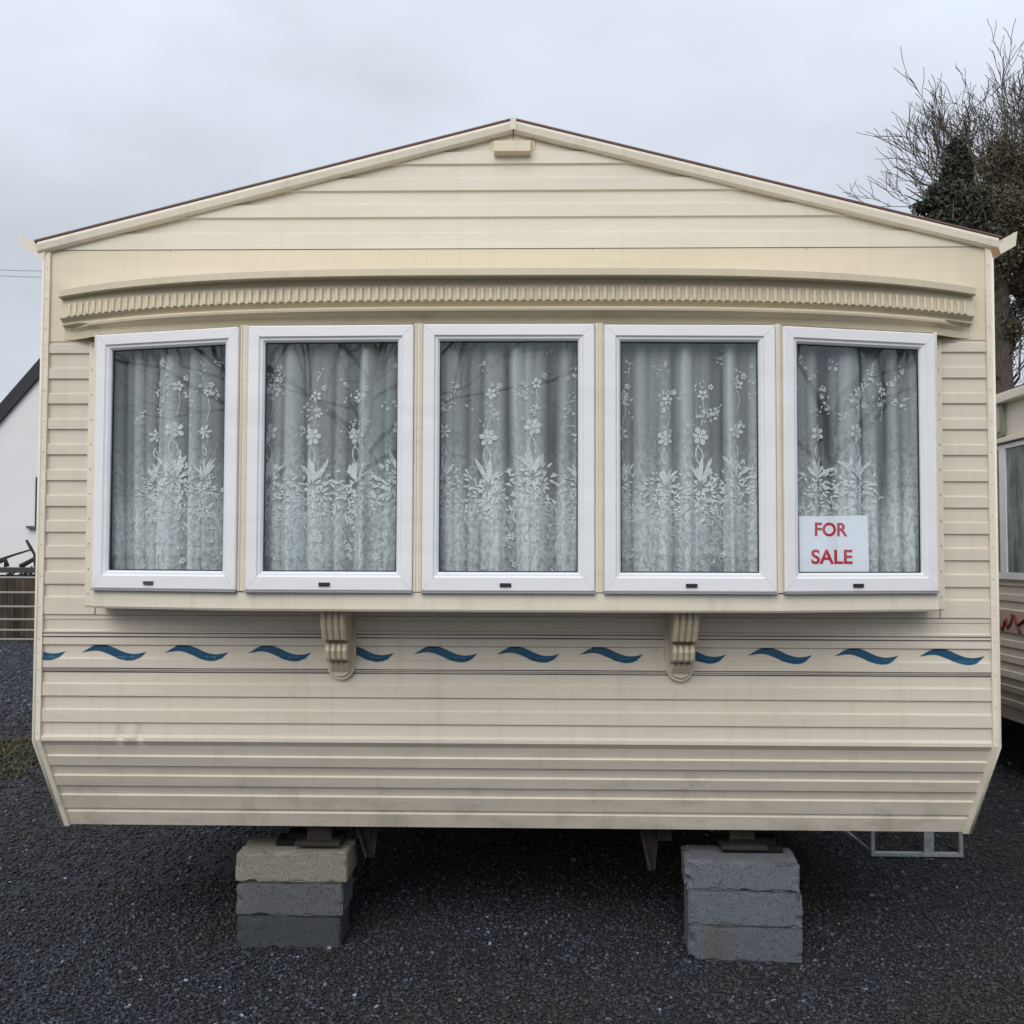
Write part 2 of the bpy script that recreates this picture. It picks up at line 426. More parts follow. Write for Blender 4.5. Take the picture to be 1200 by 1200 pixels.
shell(m, [(-0.03, WT + 0.005), (-0.014, WT + 0.006), (-0.014, WT + 0.010)])
P = bay_loop(-0.014, 0.0); m.add([(x, y, WT + 0.010) for x, y in P], [tuple(range(len(P)))])
P = bay_loop(0.0, 0.04); m.add([(x, y, WT + 0.008) for x, y in P], [tuple(range(len(P)))])
m.build('head_board', MOULD, caravan)
# flat strips fixing the bow to the wall
for s in (-1, 1):
    m = MB()
    xi, xo = (at(118, 500, 0).x, at(104.5, 500, 0).x) if s < 0 else (at(1091, 500, 0).x, at(1103, 500, 0).x)
    xi += 0.01 * s * -1
    m.box(min(xi, xo), max(xi, xo), -0.013, -0.0, zc(712), zc(400), 0, 0.002)
    # returns of the bow
    x0 = s * 1.592
    m.prism([(x0 - 0.006, 0.0), (x0 + 0.006, 0.0), (x0 - s * 0.004 + 0.005, -0.118), (x0 - s * 0.004 - 0.007, -0.118)], 'z', WB - 0.004, WT + 0.01)
    for k in range(11):
        m.disc(((xo * 0.75 + xi * 0.25), zc(405) - k * 0.097), 0.0024, -0.0131, 8, 1)
    m.disc((xi, zc(706)), 0.006, -0.0132, 8, 1)
    m.build('bow_flange', [TRIM, SCREW], caravan)
for px_ in (112, 1100):
    m = MB(); a = at(px_, 720, 0).x; m.box(a, a + 0.004, -REL - 0.0015, -REL + 0.001, zc(722), zc(711)); m.build('panel_joint', SCREW, caravan)

GLASS = bpy.data.materials.new('double_glazing'); GLASS.use_nodes = True
nt = GLASS.node_tree; nt.nodes.clear()
o_ = nt.nodes.new('ShaderNodeOutputMaterial'); mx = nt.nodes.new('ShaderNodeMixShader'); tr = nt.nodes.new('ShaderNodeBsdfTransparent'); gl = nt.nodes.new('ShaderNodeBsdfGlossy'); fr = nt.nodes.new('ShaderNodeFresnel')
tr.inputs[0].default_value = (0.965, 0.985, 0.985, 1); gl.inputs['Roughness'].default_value = 0.015; gl.inputs[0].default_value = (0.9, 0.97, 1, 1); gb = nt.nodes.new('ShaderNodeNewGeometry'); mr_ = nt.nodes.new('ShaderNodeMapRange')          # same reflectance from either side of the pane
nt.links.new(gb.outputs['Backfacing'], mr_.inputs['Value']); mr_.inputs['To Min'].default_value = 1.78; mr_.inputs['To Max'].default_value = 1 / 1.78; nt.links.new(mr_.outputs[0], fr.inputs[0])
nt.links.new(fr.outputs[0], mx.inputs[0]); nt.links.new(tr.outputs[0], mx.inputs[1]); nt.links.new(gl.outputs[0], mx.inputs[2]); nt.links.new(mx.outputs[0], o_.inputs[0])
bp_ = nt.nodes.new('ShaderNodeBump'); ns_ = nt.nodes.new('ShaderNodeTexNoise'); ns_.inputs['Scale'].default_value = 1.4; ns_.inputs['Detail'].default_value = 1
gg = nt.nodes.new('ShaderNodeNewGeometry'); nt.links.new(gg.outputs['Position'], ns_.inputs['Vector']); bp_.inputs['Strength'].default_value = 0.15; bp_.inputs['Distance'].default_value = 0.02
nt.links.new(ns_.outputs[0], bp_.inputs['Height']); nt.links.new(bp_.outputs[0], gl.inputs['Normal'])

edges = [((-1.573, -0.118), (-0.990, -0.256)), ((-0.957, -0.262), (-0.351, -0.279)), ((-0.317, -0.281), (0.301, -0.281)), ((0.335, -0.279), (0.951, -0.262)), ((0.976, -0.256), (1.573, -0.118))]
ztops = [WT, WT + 0.001, WT + 0.002, WT, WT - 0.001]
def local(i):
    a, b = (Vector((*e, 0)) for e in edges[i]); d = (b - a).normalized(); n = Vector((d.y, -d.x, 0))
    wd = (b - a).length; zb, zt = WB, ztops[i]
    return (lambda s, z, o: a + d * s + n * o + Vector((0, 0, z + zb))), wd, zt - zb, d, n
def frame(m, T, wd, ht, prof, bot=None, gap=0.0004):
    """four mitred members; prof = [(inset, out)], bot = profile of the bottom rail"""
    bot = bot or prof
    for side_ in range(4):
        rows = []
        for k in range(len(prof)):
            i, o = prof[k]; ib = bot[k][0]; g = gap
            c = [(i, ib), (wd - i, ib), (wd - i, ht - i), (i, ht - i)]
            p, q = c[side_], c[(side_ + 1) % 4]
            dx, dz = q[0] - p[0], q[1] - p[1]; l = math.hypot(dx, dz); ux, uz = dx / l * g, dz / l * g
            rows.append([T(p[0] + ux, p[1] + uz, o), T(q[0] - ux, q[1] - uz, o)])
        m.grid(rows)
for i in range(5):
    T, wd, ht, d, n = local(i)
    m = MB()
    pr = [(0, -0.03), (0, 0.020), (0.0015, 0.0235), (0.005, 0.025), (0.040, 0.025), (0.0415, 0.022)]
    pb = [(0, -0.03), (0, 0.020), (0.0015, 0.0235), (0.005, 0.025), (0.048, 0.025), (0.0495, 0.022)]
    frame(m, T, wd, ht, pr, pb)
    root = m.build('window', UPVC, caravan)
    m = MB()
    pr2 = [(0.0415, 0.0220), (0.046, 0.018), (0.052, 0.0175), (0.059, 0.010), (0.0600, 0.002)]
    pb2 = [(0.0495, 0.0220), (0.054, 0.018), (0.060, 0.0175), (0.067, 0.010), (0.068, 0.002)]
    frame(m, T, wd, ht, pr2, pb2, 0.0002); m.build('glazing_bead', UPVC_BEAD, root)
    m = MB(); frame(m, T, wd, ht, [(0.0600, 0.0035), (0.0635, 0.003), (0.064, -0.0)], [(0.068, 0.0035), (0.0715, 0.003), (0.072, 0.0)], 0); m.build('gasket', BLACK, root)
    m = MB(); e = 0.061; m.add([T(e, e, 0.0), T(wd - e, e, 0.0), T(wd - e, ht - e, 0.0), T(e, ht - e, 0.0)], [(0, 1, 2, 3)]); m.build('pane', GLASS, root)
    m = MB()                                     # drain cap
    c = [0.245, 0.29, 0.30, 0.31, 0.285][i]; vs = []
    for s0, s1, z0, z1, o0, o1 in ((c - 0.02, c + 0.02, 0.016, 0.029, 0.0252, 0.031), (c - 0.014, c + 0.014, 0.019, 0.022, 0.031, 0.033)):
        vs = [T(s, z, o) for o in (o0, o1) for z in (z0, z1) for s in (s0, s1)]
        m.add(vs, [(0, 2, 3, 1), (4, 5, 7, 6), (0, 1, 5, 4), (2, 6, 7, 3), (0, 4, 6, 2), (1, 3, 7, 5)])
    m.build('drain_cap', BLACK if i else mat('grey_drain_cap', (0.06, 0.06, 0.06), 0.5), root)
    m = MB()                                     # aluminium drip strip
    vs = [T(s, z, o) for o in (-0.01, 0.029) for z in (-0.0072, -0.0008) for s in (-0.002, wd + 0.002)]
    m.add(vs, [(0, 2, 3, 1), (4, 5, 7, 6), (0, 1, 5, 4), (2, 6, 7, 3), (0, 4, 6, 2), (1, 3, 7, 5)])
    m.build('drip_strip', mat('grey_drip', (0.30, 0.30, 0.33), 0.5), root)
# mullion posts
for i in range(4):
    a = Vector(edges[i][1]); b = Vector(edges[i + 1][0]); c = (a + b) / 2; w = (b - a).length / 2 - 0.0015
    dd = (b - a).normalized(); n = Vector((dd.y, -dd.x))
    def pt(s, o): q = c + dd * s + n * o; return (q.x, q.y)
    m = MB(); m.prism([pt(-w, -0.03), pt(w, -0.03), pt(w, 0.012), pt(w * 0.35, 0.018), pt(w * 0.2, 0.013), pt(-w * 0.2, 0.013), pt(-w * 0.35, 0.018), pt(-w, 0.012)], 'z', WB - 0.003, WT + 0.006)
    m.build('mullion', TRIM, caravan)

# ---------------- cornice
XC = 1.765
def bow(x, pe, pc): u = min(1, abs(x) / XC); return pe + (pc - pe) * (1 - u ** 3.3)
def zrel(py, dep): return CAM.z + (650.5 - py) * dep / 1200.0
zl_t, zl_b = zrel(338, 3.90), zrel(346.5, 3.90)
zd_t, zd_b = zrel(355.5, 3.92), zrel(371.5, 3.92)
prof = [  # (end protrusion, centre protrusion, z)
    (0.000, 0.000, None), (0.052, 0.345, zl_t + 0.004), (0.058, 0.352, zl_t), (0.058, 0.352, zl_b + 0.003), (0.054, 0.348, zl_b), (0.034, 0.318, zl_b + 0.002), (0.028, 0.308, zd_t + 0.022),
    (0.030, 0.300, zd_t + 0.006), (0.034, 0.300, zd_t), (0.042, 0.303, zd_b), (0.040, 0.301, zd_b - 0.003), (0.024, 0.288, zd_b - 0.009), (0.018, 0.283, zd_b - 0.016),
    (0.022, 0.306, zd_b - 0.024), (0.022, 0.314, zd_b - 0.030), (0.020, 0.312, zd_b - 0.038), (0.012, 0.292, zd_b - 0.043), (0.004, 0.262, zd_b - 0.050), (0.002, 0.256, 2.3935)]
m = MB(); nxs = 80; rows = []
for pe, pc, z in prof:
    row = []
    for i in range(nxs + 1):
        x = -XC + 2 * XC * i / nxs
        p = bow(x, pe, pc)
        if z is None: p = 0.002; zz = zl_t + 0.004 + 0.26 * bow(x, 0.05, 0.345)
        else: zz = z
        if z is not None and z < zd_b - 0.01:                       # lower steps die into the wall before the ends
            k = min(1, max(0.0, (XC - abs(x)) / 0.12)) if z < zd_b - 0.025 else 1; p *= k; p = max(p, 0.001)
        row.append((x, -p - 0.004, zz))
    rows.append(row)
m.grid(rows, 0, False)
for s in (0, -1):                                                    # end caps
    e = [r[s] for r in rows]; back = [(e[0][0], -0.002, v[2]) for v in e]
    for k in range(len(e) - 1): m.add([e[k], e[k + 1], back[k + 1], back[k]], [(0, 1, 2, 3)])
cor = m.build('cornice', MOULD, caravan)
m = MB()                                                             # fluted frieze
NR = 118
for k in range(NR):
    xc_ = -1.735 + 3.47 * (k + 0.5) / NR; hwid = 0.0088
    z0, z1 = zd_b + 0.001, zd_t - 0.001 + 0.002
    rows_ = []
    for z, sc2, dpt in ((z0, 1, 0.010), (z0 + 0.006, 1, 0.011), (z1 - 0.010, 1, 0.010), (z1 - 0.004, 0.85, 0.008), (z1, 0.5, 0.003)):
        f = (z - zd_b) / (zd_t - zd_b); r = []
        for t in (-1, -0.8, -0.3, 0.3, 0.8, 1):
            x = xc_ + t * hwid * sc2
            p = bow(x, 0.038 - 0.004 * f, 0.303 - 0.003 * f) + (0 if abs(t) == 1 else dpt * (0.75 if abs(t) > 0.5 else 1))
            r.append((x, -p - 0.004, z))
        rows_.append(r)
    m.grid(rows_)
    m.add(rows_[0], [tuple(range(6))[::-1]])
m.build('fluted_frieze', cream('pale_frieze', (0.66, 0.585, 0.43), 0.3), cor)

# ---------------- corbels
def corbel(xw, lean):
    m = MB(); ZT = zs_b + 0.001; Zb = zc(797, -0.01); w = 0.052
    # back plate with a round foot
    def plate(r, y0, y1, zc0):
        pts = [(xw - r, ZT), (xw - r, zc0)] + [(xw - r * math.cos(t), zc0 - r * 1.15 * math.sin(t)) for t in [PI * k / 16 for k in range(1, 16)]] + [(xw + r, zc0), (xw + r, ZT)]
        m.prism(pts[::-1], 'y', y0, y1)
    zc0 = Zb + 0.064
    plate(0.056, -0.022, 0.004, zc0); plate(0.047, -0.034, -0.0225, zc0 + 0.004)
    # scroll: outward distance down the height
    H = ZT - Zb
    z1, z2, z3 = zc(752, -0.1), zc(776, -0.08), zc(787, -0.04)
    P = [(0.196, ZT), (0.204, ZT - 0.02), (0.203, ZT - 0.045), (0.192, ZT - 0.072), (0.165, z1 + 0.010), (0.118, z1 + 0.001), (0.098, z1 - 0.002),
         (0.125, z1 - 0.010), (0.134, z1 - 0.035), (0.122, z2 + 0.014), (0.085, z2 + 0.002), (0.050, z2), (0.066, z2 - 0.008), (0.058, z2 - 0.024), (0.036, z3 - 0.006)]
    n = 33; rows = []
    for k, (o, z) in enumerate(P):
        wid = 0.047 * (1 - 0.08 * (k > 6) - 0.22 * max(0, k - 11) / 3); r = []
        for j in range(n):
            t = j / (n - 1) * 2 - 1
            rip = abs(math.sin((t + 1) / 2 * PI * 4)) ** 0.6
            amp = 0.014 if k < 12 else 0.008 * max(0, (14 - k) / 2)
            r.append((xw + t * wid, -(o - amp * (1 - rip)), z))
        rows.append(r)
    m.grid(rows, 0, False)
    for j in (0, n - 1):
        e = [r[j] for r in rows]; b = [(v[0], -0.03, v[2]) for v in e]
        for k in range(len(e) - 1): m.add([e[k], e[k + 1], b[k + 1], b[k]], [(0, 1, 2, 3)])
    m.add([rows[-1][0], rows[-1][-1], (rows[-1][-1][0], -0.03, rows[-1][0][2]), (rows[-1][0][0], -0.03, rows[-1][0][2])], [(0, 1, 2, 3)])
    m.build('corbel', cream('corbel_cream', (0.60, 0.54, 0.41), 0.3), caravan)
corbel(at(401, 760, 0).x, 0); corbel(at(796, 760, 0).x, 0)

# ---------------- decals
def conform(x, z): 
    P = P_low if z > ZK else P_tilt
    return prof_y(P, z) - 0.0014
for pxa, pxb, py, th in ((52, 1161, 743.8, 0.0042), (52, 1161, 748.0, 0.0048), (52, 1161, 785.2, 0.0040), (52, 1161, 789.8, 0.0046)):
    z = zc(py); m = MB(); y = min(conform(0, z), conform(0, z + th / 2), conform(0, z - th / 2))
    n = 40; xs = [-1.823 + 3.646 * i / n for i in range(n + 1)]
    m.grid([[(x, y, z + th / 2 * (0.75 + 0.25 * math.sin(x * 7))) for x in xs], [(x, y, z - th / 2) for x in xs]])
    m.build('pinstripe', STRIPE, caravan)
up = [(0, .50), (.06, .60), (.14, .82), (.22, .97), (.30, 1.0), (.40, .96), (.50, .82), (.60, .62), (.70, .47), (.80, .41), (.90, .45), (1, .56)]
lo = [(0, .50), (.08, .54), (.16, .60), (.24, .62), (.32, .56), (.42, .40), (.52, .22), (.62, .08), (.72, .0), (.82, .03), (.92, .24), (1, .56)]
def ip(T, t):
    for (a, b), (c, d) in zip(T, T[1:]):
        if a <= t <= c: return b + (d - b) * (t - a) / (c - a)
    return T[-1][1]
for k, (pa, pb) in enumerate(((0, 77), (95, 172), (192, 268), (290, 365), (388, 462), (484, 560), (581, 656), (678, 754), (776, 851), (875, 952), (977, 1053), (1076, 1154))):
    xa, xb = at(pa, 766, 0).x, at(pb, 766, 0).x; zlo, zhi = zc(776.3), zc(757.6); m = MB(); rows = []
    for j in range(25):
        t = j / 24; x = xa + (xb - xa) * t
        if x < -1.824: continue
        a, b = ip(up, t), ip(lo, t); r = []
        for q in range(9):
            z = zlo + (zhi - zlo) * (b + (a - b) * q / 8); r.append((x, min(conform(x, z), conform(x, z + .002), conform(x, z - .002)), z))
        rows.append(r)
    m.grid(rows); m.build('wave_decal', BLUE, caravan)

# ---------------- chassis under the floor
m = MB()
for s in (-1, 1):
    m.box(s * 0.62 - 0.03, s * 0.62 + 0.03, 0.3, LEN - 0.2, ZB - 0.09, ZB + 0.004); 
for y in (0.35, 2.6, 5.0, 7.6): m.box(-1.7, 1.7, y, y + 0.05, ZB - 0.05, ZB + 0.002)
m.build('chassis', STEEL, caravan)
for px0, py0, py1, Y in ((431, 972, 1006, 0.32), (760, 974, 1021, 0.32)):
    p = at(px0, py0, Y); q = at(px0 + 3, py1, Y); m = MB()
    w = 0.045
    m.prism([(p.x - w, p.z + 0.03), (p.x + w, p.z + 0.03), (q.x + 0.018, q.z + 0.01), (q.x + 0.008, q.z), (q.x - 0.012, q.z + 0.004)], 'y', Y, Y + 0.012)
    m.prism([(p.x - w, p.z + 0.03), (p.x - w + 0.012, p.z + 0.03), (q.x - 0.005, q.z + 0.02), (q.x - 0.014, q.z + 0.015)], 'y', Y - 0.05, Y)
    m.tube([(q.x, Y - 0.02, q.z + 0.014), (q.x, Y + 0.03, q.z + 0.014)], 0.008, 8)
    m.build('chassis_bracket', STEEL, caravan)
for X in (-0.78, 0.92):
    m = MB(); m.box(X - 0.05, X + 0.05, 0.20, 0.30, ZB - 0.075, ZB + 0.01, 0, 0.004); m.box(X - 0.09, X + 0.09, 0.16, 0.34, ZB - 0.085, ZB - 0.07); m.build('jacking_foot', STEEL, caravan)

# ------------------------------------------------------------------ net curtains and sale notice
def lace_mats():
    def mk(name, lo, hi, vec_scale, sc_, col):
        m = bpy.data.materials.new(name); m.use_nodes = True; nt = m.node_tree; nt.nodes.clear()
        o = nt.nodes.new('ShaderNodeOutputMaterial'); mx = nt.nodes.new('ShaderNodeMixShader'); t = nt.nodes.new('ShaderNodeBsdfTransparent')
        d = nt.nodes.new('ShaderNodeBsdfDiffuse'); tl = nt.nodes.new('ShaderNodeBsdfTranslucent'); m2 = nt.nodes.new('ShaderNodeMixShader'); m2.inputs[0].default_value = 0.12
        d.inputs[0].default_value = (*col, 1); tl.inputs[0].default_value = (*col, 1)
        nt.links.new(d.outputs[0], m2.inputs[1]); nt.links.new(tl.outputs[0], m2.inputs[2])
        nt.links.new(t.outputs[0], mx.inputs[1]); nt.links.new(m2.outputs[0], mx.inputs[2]); nt.links.new(mx.outputs[0], o.inputs[0])
        return m, mx
    net, mx = mk('sheer_net', 0, 0, 0, 0, (0.70, 0.76, 0.76))
    at_ = N(net, 'ShaderNodeVertexColor'); at_.layer_name = 'dens'
    sep = N(net, 'ShaderNodeSeparateColor'); L(net, at_.outputs[0], sep.inputs[0])
    f = noise(net, pos(net, (1, 1, 0.7)), 75, 4, 0.7)                     # small openwork, only where the weave is patterned
    fr = ramp(net, f, [(0.40, (0.62,) * 3), (0.56, (1.0,) * 3)])
    pat = mixc(net, sep.outputs[1], (0.9, 0.9, 0.9), fr)
    L(net, math_(net, 'MULTIPLY', sep.outputs[0], pat), mx.inputs[0])
    mot, mx = mk('lace_motif', 0, 0, 0, 0, (0.80, 0.84, 0.845))
    L(net, None, None) if False else None
    f = noise(mot, pos(mot), 210, 3, 0.6); L(mot, ramp(mot, f, [(0.38, (0.45,) * 3), (0.60, (0.98,) * 3)]), mx.inputs[0])
    return net, mot
NET, MOTIF = lace_mats()
clabels = ['net curtain behind the leftmost pane with a smooth pale gather along its left side',
           'lace net curtain in the pane second from the left, above the left corbel',
           'lace net curtain in the middle pane with a small flower pair near its top',
           'lace net curtain second from the right with two narrow straight pleats beside its centre',
           'lace net curtain behind the pane that holds the sale notice']
for i in range(5):
    T, wd, ht, d, n = local(i); R_ = random.Random(40 + i); m = MB()
    s0, s1, z0, z1 = 0.035, wd - 0.035, 0.03, ht - 0.03
    comps = [(0.010, 2 * PI / 0.145, R_.random() * 6, 0.3), (0.010, 2 * PI / 0.083, R_.random() * 6, -0.2), (0.006, 2 * PI / 0.047, R_.random() * 6, 0.4), (0.010, 2 * PI / 0.31, R_.random() * 6, 0.1)]
    sharp = [(s0 + (s1 - s0) * u, w_, a_, k_) for u, w_, a_, k_ in [
        [(0.16, .022, .022, .02), (0.37, .010, .02, .0), (0.62, .012, .014, -.01)],
        [(0.16, .018, .02, .00), (0.30, .012, .024, .01), (0.70, .014, .024, -.02)],
        [(0.13, .012, .018, .01), (0.50, .016, .026, .05), (0.62, .010, .016, .0)],
        [(0.06, .02, .018, .0), (0.47, .012, .026, .00), (0.56, .010, .020, .0), (0.76, .010, .022, .01)],
        [(0.42, .014, .024, .0), (0.60, .008, .02, .01), (0.80, .03, .022, -.02)]][i]]
    def fold(s, z, comps=comps, sharp=sharp):
        v = 0
        for a_, k_, ph, dr in comps: v += a_ * math.sin(k_ * (s + 0.010 * math.sin(z * 2.3 + ph)) + ph + dr * z)
        for c_, w_, a_, k_ in sharp:
            u = (s - c_ - k_ * (ht - z)) / w_
            v += a_ * math.tanh(u * 1.6) * math.exp(-u * u * 0.12)
        return -0.048 + 0.8 * v * (0.55 + 0.45 * (1 - z / ht))
    NX, NZ = 150, 36; rows = []; dens = []
    for a in range(NZ + 1):
        z = z0 + (z1 - z0) * a / NZ; r = []
        for b in range(NX + 1):
            s = s0 + (s1 - s0) * b / NX; r.append(T(s, z, fold(s, z)))
            u = z / ht; sl_ = (fold(s + 0.004, z) - fold(s - 0.004, z)) / 0.008
            base = 0.36 + 0.30 * (1 - min(1, max(0, (u - 0.30) / 0.12))) + 0.10 * max(0, 1 - abs(u - 0.45) / 0.12)
            dd_ = base * (1 + 0.55 * min(1.6, abs(sl_))) + 0.30 * max(-1, min(1, (fold(s, z) + 0.048) / 0.016))
            dens.append((min(0.97, max(0.10, dd_)), 1.0 if u < 0.50 else max(0.25, 1 - (u - 0.50) * 4), 0, 1))
        rows.append(r)
    m.grid(rows, 0, True)
    def poly(pts, o=0.004):
        if any(not (s0 < p[0] < s1 and z0 < p[1] < z1) for p in pts): return
        c_ = (sum(p[0] for p in pts) / len(pts), sum(p[1] for p in pts) / len(pts))
        vs = [T(c_[0], c_[1], fold(*c_) + o)] + [T(p[0], p[1], fold(*p) + o) for p in pts]
        k = len(pts); m.add(vs, [(0, 1 + j, 1 + (j + 1) % k) for j in range(k)], 1)
    def petal(x, z, ang, ln, w_, o=0.004, bend=0.0):
        pts = []
        for t, q in ((0, 0), (.25, .7), (.55, 1), (.85, .7), (1, 0), (.85, -.7), (.55, -1), (.25, -.7)):
            a2 = ang + bend * t
            pts.append((x + ln * t * math.cos(a2) - w_ * q * math.sin(a2), z + ln * t * math.sin(a2) + w_ * q * math.cos(a2)))
        poly(pts, o)
    def flower(x, z, r, n_=6, o=0.005, ph=0):
        for k in range(n_): petal(x + r * .16 * math.cos(ph + 2 * PI * k / n_), z + r * .16 * math.sin(ph + 2 * PI * k / n_), ph + 2 * PI * k / n_, r * .84, r * .30, o)
    def line(pts, w_=0.0016):
        for (xa, za), (xb, zb) in zip(pts, pts[1:]):
            l_ = math.hypot(xb - xa, zb - za) + 1e-9; nx_, nz_ = -(zb - za) / l_ * w_, (xb - xa) / l_ * w_
            poly([(xa + nx_, za + nz_), (xb + nx_, zb + nz_), (xb - nx_, zb - nz_), (xa - nx_, za - nz_)], 0.0035)
    def arc(x, z, r, a0, a1, w_=0.0015, n_=7): line([(x + r * math.cos(a0 + (a1 - a0) * k / n_), z + r * math.sin(a0 + (a1 - a0) * k / n_)) for k in range(n_ + 1)], w_)
    lim = (s0 + 0.13 if i == 0 else s0, s1 - 0.16 if i == 4 else s1)          # smooth gathers without motifs
    x = s0 + R_.uniform(-0.02, 0.06); zb_ = ht; kk = 0
    while x < s1 + 0.05:
        sq = R_.choice((0.55, 0.8, 1.0, 1.0)); near = (x > lim[0]) and (x < lim[1])
        mz = 0.60 * zb_ + R_.uniform(-0.022, 0.022)
        def P_(dx, dz, ang, ln, w_, o=0.006, bend=0.0): petal(x + dx * sq, mz + dz, ang, ln * (0.6 + 0.4 * sq), w_ * sq, o, bend)
        if near:
            ph = R_.random()
            for k in range(6): P_(0.007 * math.cos(ph + k * 1.047), 0.007 * math.sin(ph + k * 1.047), ph + k * 1.047, R_.uniform(.022, .030), .0098, .006)
            for k in range(5): P_(0, 0, ph + k * 1.257, .012, .003, .009)
            arc(x + 0.042 * sq, mz - 0.065, 0.058 * sq, PI * 0.78, PI * 1.22, 0.0022); arc(x - 0.040 * sq, mz - 0.075, 0.05 * sq, -0.5, 0.8, 0.0020)
            for a_ in (0.75, 1.12, 1.38, 1.66, 1.95, 2.3): P_(R_.uniform(-.01, .01), -0.165, a_ + R_.uniform(-.08, .08), R_.uniform(.05, .10), .0085, .006, R_.uniform(-.3, .3))
            for dx, dz, rr_q in ((0, -.185, .040), (-.030, -.215, .030), (.030, -.212, .032), (.004, -.245, .026)):
                nq = 9; ph = R_.random() * 3
                for k in range(nq): P_(dx + rr_q * .30 * math.cos(ph + k * 6.283 / nq), dz + rr_q * .30 * math.sin(ph + k * 6.283 / nq), ph + k * 6.283 / nq, rr_q * R_.uniform(.55, .85), rr_q * .15, .006)
            for q in range(60):
                a_ = R_.uniform(0, 2 * PI); rr = R_.uniform(0.03, 0.11); P_(rr * math.cos(a_), -0.205 + rr * 0.8 * math.sin(a_), a_ + R_.uniform(-.9, .9), R_.uniform(.012, .030), .0046, .005)
            for q in range(16): arc(x + R_.uniform(-.06, .06) * sq, mz - 0.30 + R_.uniform(-.04, .02), R_.uniform(.015, .045) * sq, R_.uniform(0, 2), R_.uniform(2.5, 4.5), 0.0014)
            for q in range(30):
                px_, pz_ = x + R_.uniform(-.08, .08), R_.uniform(z0 + 0.02, mz - 0.27)
                if R_.random() < .35: flower(px_, pz_, R_.uniform(.007, .014), 5, 0.005, R_.random() * 3)
                elif R_.random() < .5: arc(px_, pz_, R_.uniform(.008, .02), R_.uniform(0, 6), R_.uniform(6, 9), .001)
                else: petal(px_, pz_, R_.uniform(0, PI * 2), R_.uniform(.010, .022), .003, 0.005)
        uz = mz + 0.155 + R_.uniform(-.015, .015)
        if near or R_.random() < .4:
            if R_.random() < .75:
                flower(x + .01, uz, 0.021 * (.5 + .5 * sq), 5, 0.006, R_.random()); flower(x + 0.04 * sq, uz + .03, 0.012, 5, 0.006)
                line([(x + .01, uz - .02), (x + .016, uz - .06), (x + .004, uz - .11)], 0.0012)
            cl = [(x + R_.uniform(-.07, .07), uz + R_.uniform(-.15, .12)) for _ in range(7)]
            for q in range(44):
                cx_, cz_ = R_.choice(cl); px_, pz_ = cx_ + R_.gauss(0, .012), cz_ + R_.gauss(0, .014)
                if R_.random() < .2: flower(px_, pz_, R_.uniform(.005, .009), 5, 0.006)
                else: petal(px_, pz_, R_.uniform(0, PI * 2), R_.uniform(.006, .016), .0026, 0.005)
        x += (0.085 + 0.085 * R_.random()); kk += 1
    o = m.build('net_curtain', [NET, MOTIF])
    tag(o, clabels[i], 'curtain', 'net curtains in the bow window')
    ca = o.data.color_attributes.new('dens', 'FLOAT_COLOR', 'POINT')
    arr = np.ones((len(o.data.vertices), 4), dtype=np.float32); arr[:len(dens)] = np.array(dens); ca.data.foreach_set('color', arr.ravel())

def text_mesh(txt, size, bold=0.0, ext=0.0003, font=None):
    cu = bpy.data.curves.new('t', 'FONT'); cu.body = txt; cu.size = size; cu.offset = bold; cu.extrude = ext; cu.align_x = 'CENTER'; cu.align_y = 'CENTER'
    ob = bpy.data.objects.new('t', cu); COL.objects.link(ob); bpy.context.view_layer.update()
    me = bpy.data.meshes.new_from_object(ob.evaluated_get(bpy.context.evaluated_depsgraph_get()))
    bpy.data.objects.remove(ob); return me
T, wd, ht, d, n = local(4)
PAPER = mat('white_paper', (0.80, 0.84, 0.92), 0.7); RED = mat('red_ink', (0.50, 0.02, 0.04), 0.6)
def on_glass(px, py, off=-0.006):
    a = T(0, 0, off); dd = ray(px, py); t = (a - CAM).dot(n) / dd.dot(n); q = CAM + dd * t; v = q - T(0, 0, off); return v.dot(d), v.z
sA, zA = on_glass(936.5, 605); sB, zB = on_glass(1017, 604); zBot = 0.067
sign = empty('sale_notice', T((sA + sB) / 2, zBot, -0.006))
tag(sign, 'white paper notice reading FOR SALE in red letters, inside the rightmost pane', 'notice')
Mr = Matrix((d, Vector((0, 0, 1)), n)).transposed()
def sloc(s, z, o): return Vector(((s - (sA + sB) / 2) * d.x + n.x * (o + 0.006), (s - (sA + sB) / 2) * d.y + n.y * (o + 0.006), z - zBot))
m = MB(); rows = []
for o1 in (-0.0066, -0.006):
    rows.append([sloc(sA, zBot, o1), sloc(sB + 0.003, zBot, o1), sloc(sB, zB, o1), sloc(sA, zA, o1)])
m.add(rows[0] + rows[1], [(3, 2, 1, 0), (4, 5, 6, 7), (0, 1, 5, 4), (1, 2, 6, 5), (2, 3, 7, 6), (3, 0, 4, 7)])
m.build('paper', PAPER, sign)
def word(txt, pxc, pyc, hpx, wpx):
    s, z = on_glass(pxc, pyc); sc = 3.79 / 1200
    me = text_mesh(txt, 0.07, 0.0017)
    xs = [v.co.x for v in me.vertices]; ys = [v.co.y for v in me.vertices]
    kx = wpx * sc / (max(xs) - min(xs)); ky = hpx * sc / (max(ys) - min(ys)); cx_, cy_ = (max(xs) + min(xs)) / 2, (max(ys) + min(ys)) / 2
    for v in me.vertices:
        a, b, c = (v.co.x - cx_) * kx, (v.co.y - cy_) * ky, v.co.z
        v.co = sloc(s, z, -0.0055) + d * a + Vector((0, 0, b)) + n * c
    me.materials.clear(); me.materials.append(RED)
    o = bpy.data.objects.new('lettering', me); COL.objects.link(o); o.parent = sign
word('FOR', 974, 620.5, 16, 41); word('SALE', 975, 652.5, 17, 52)

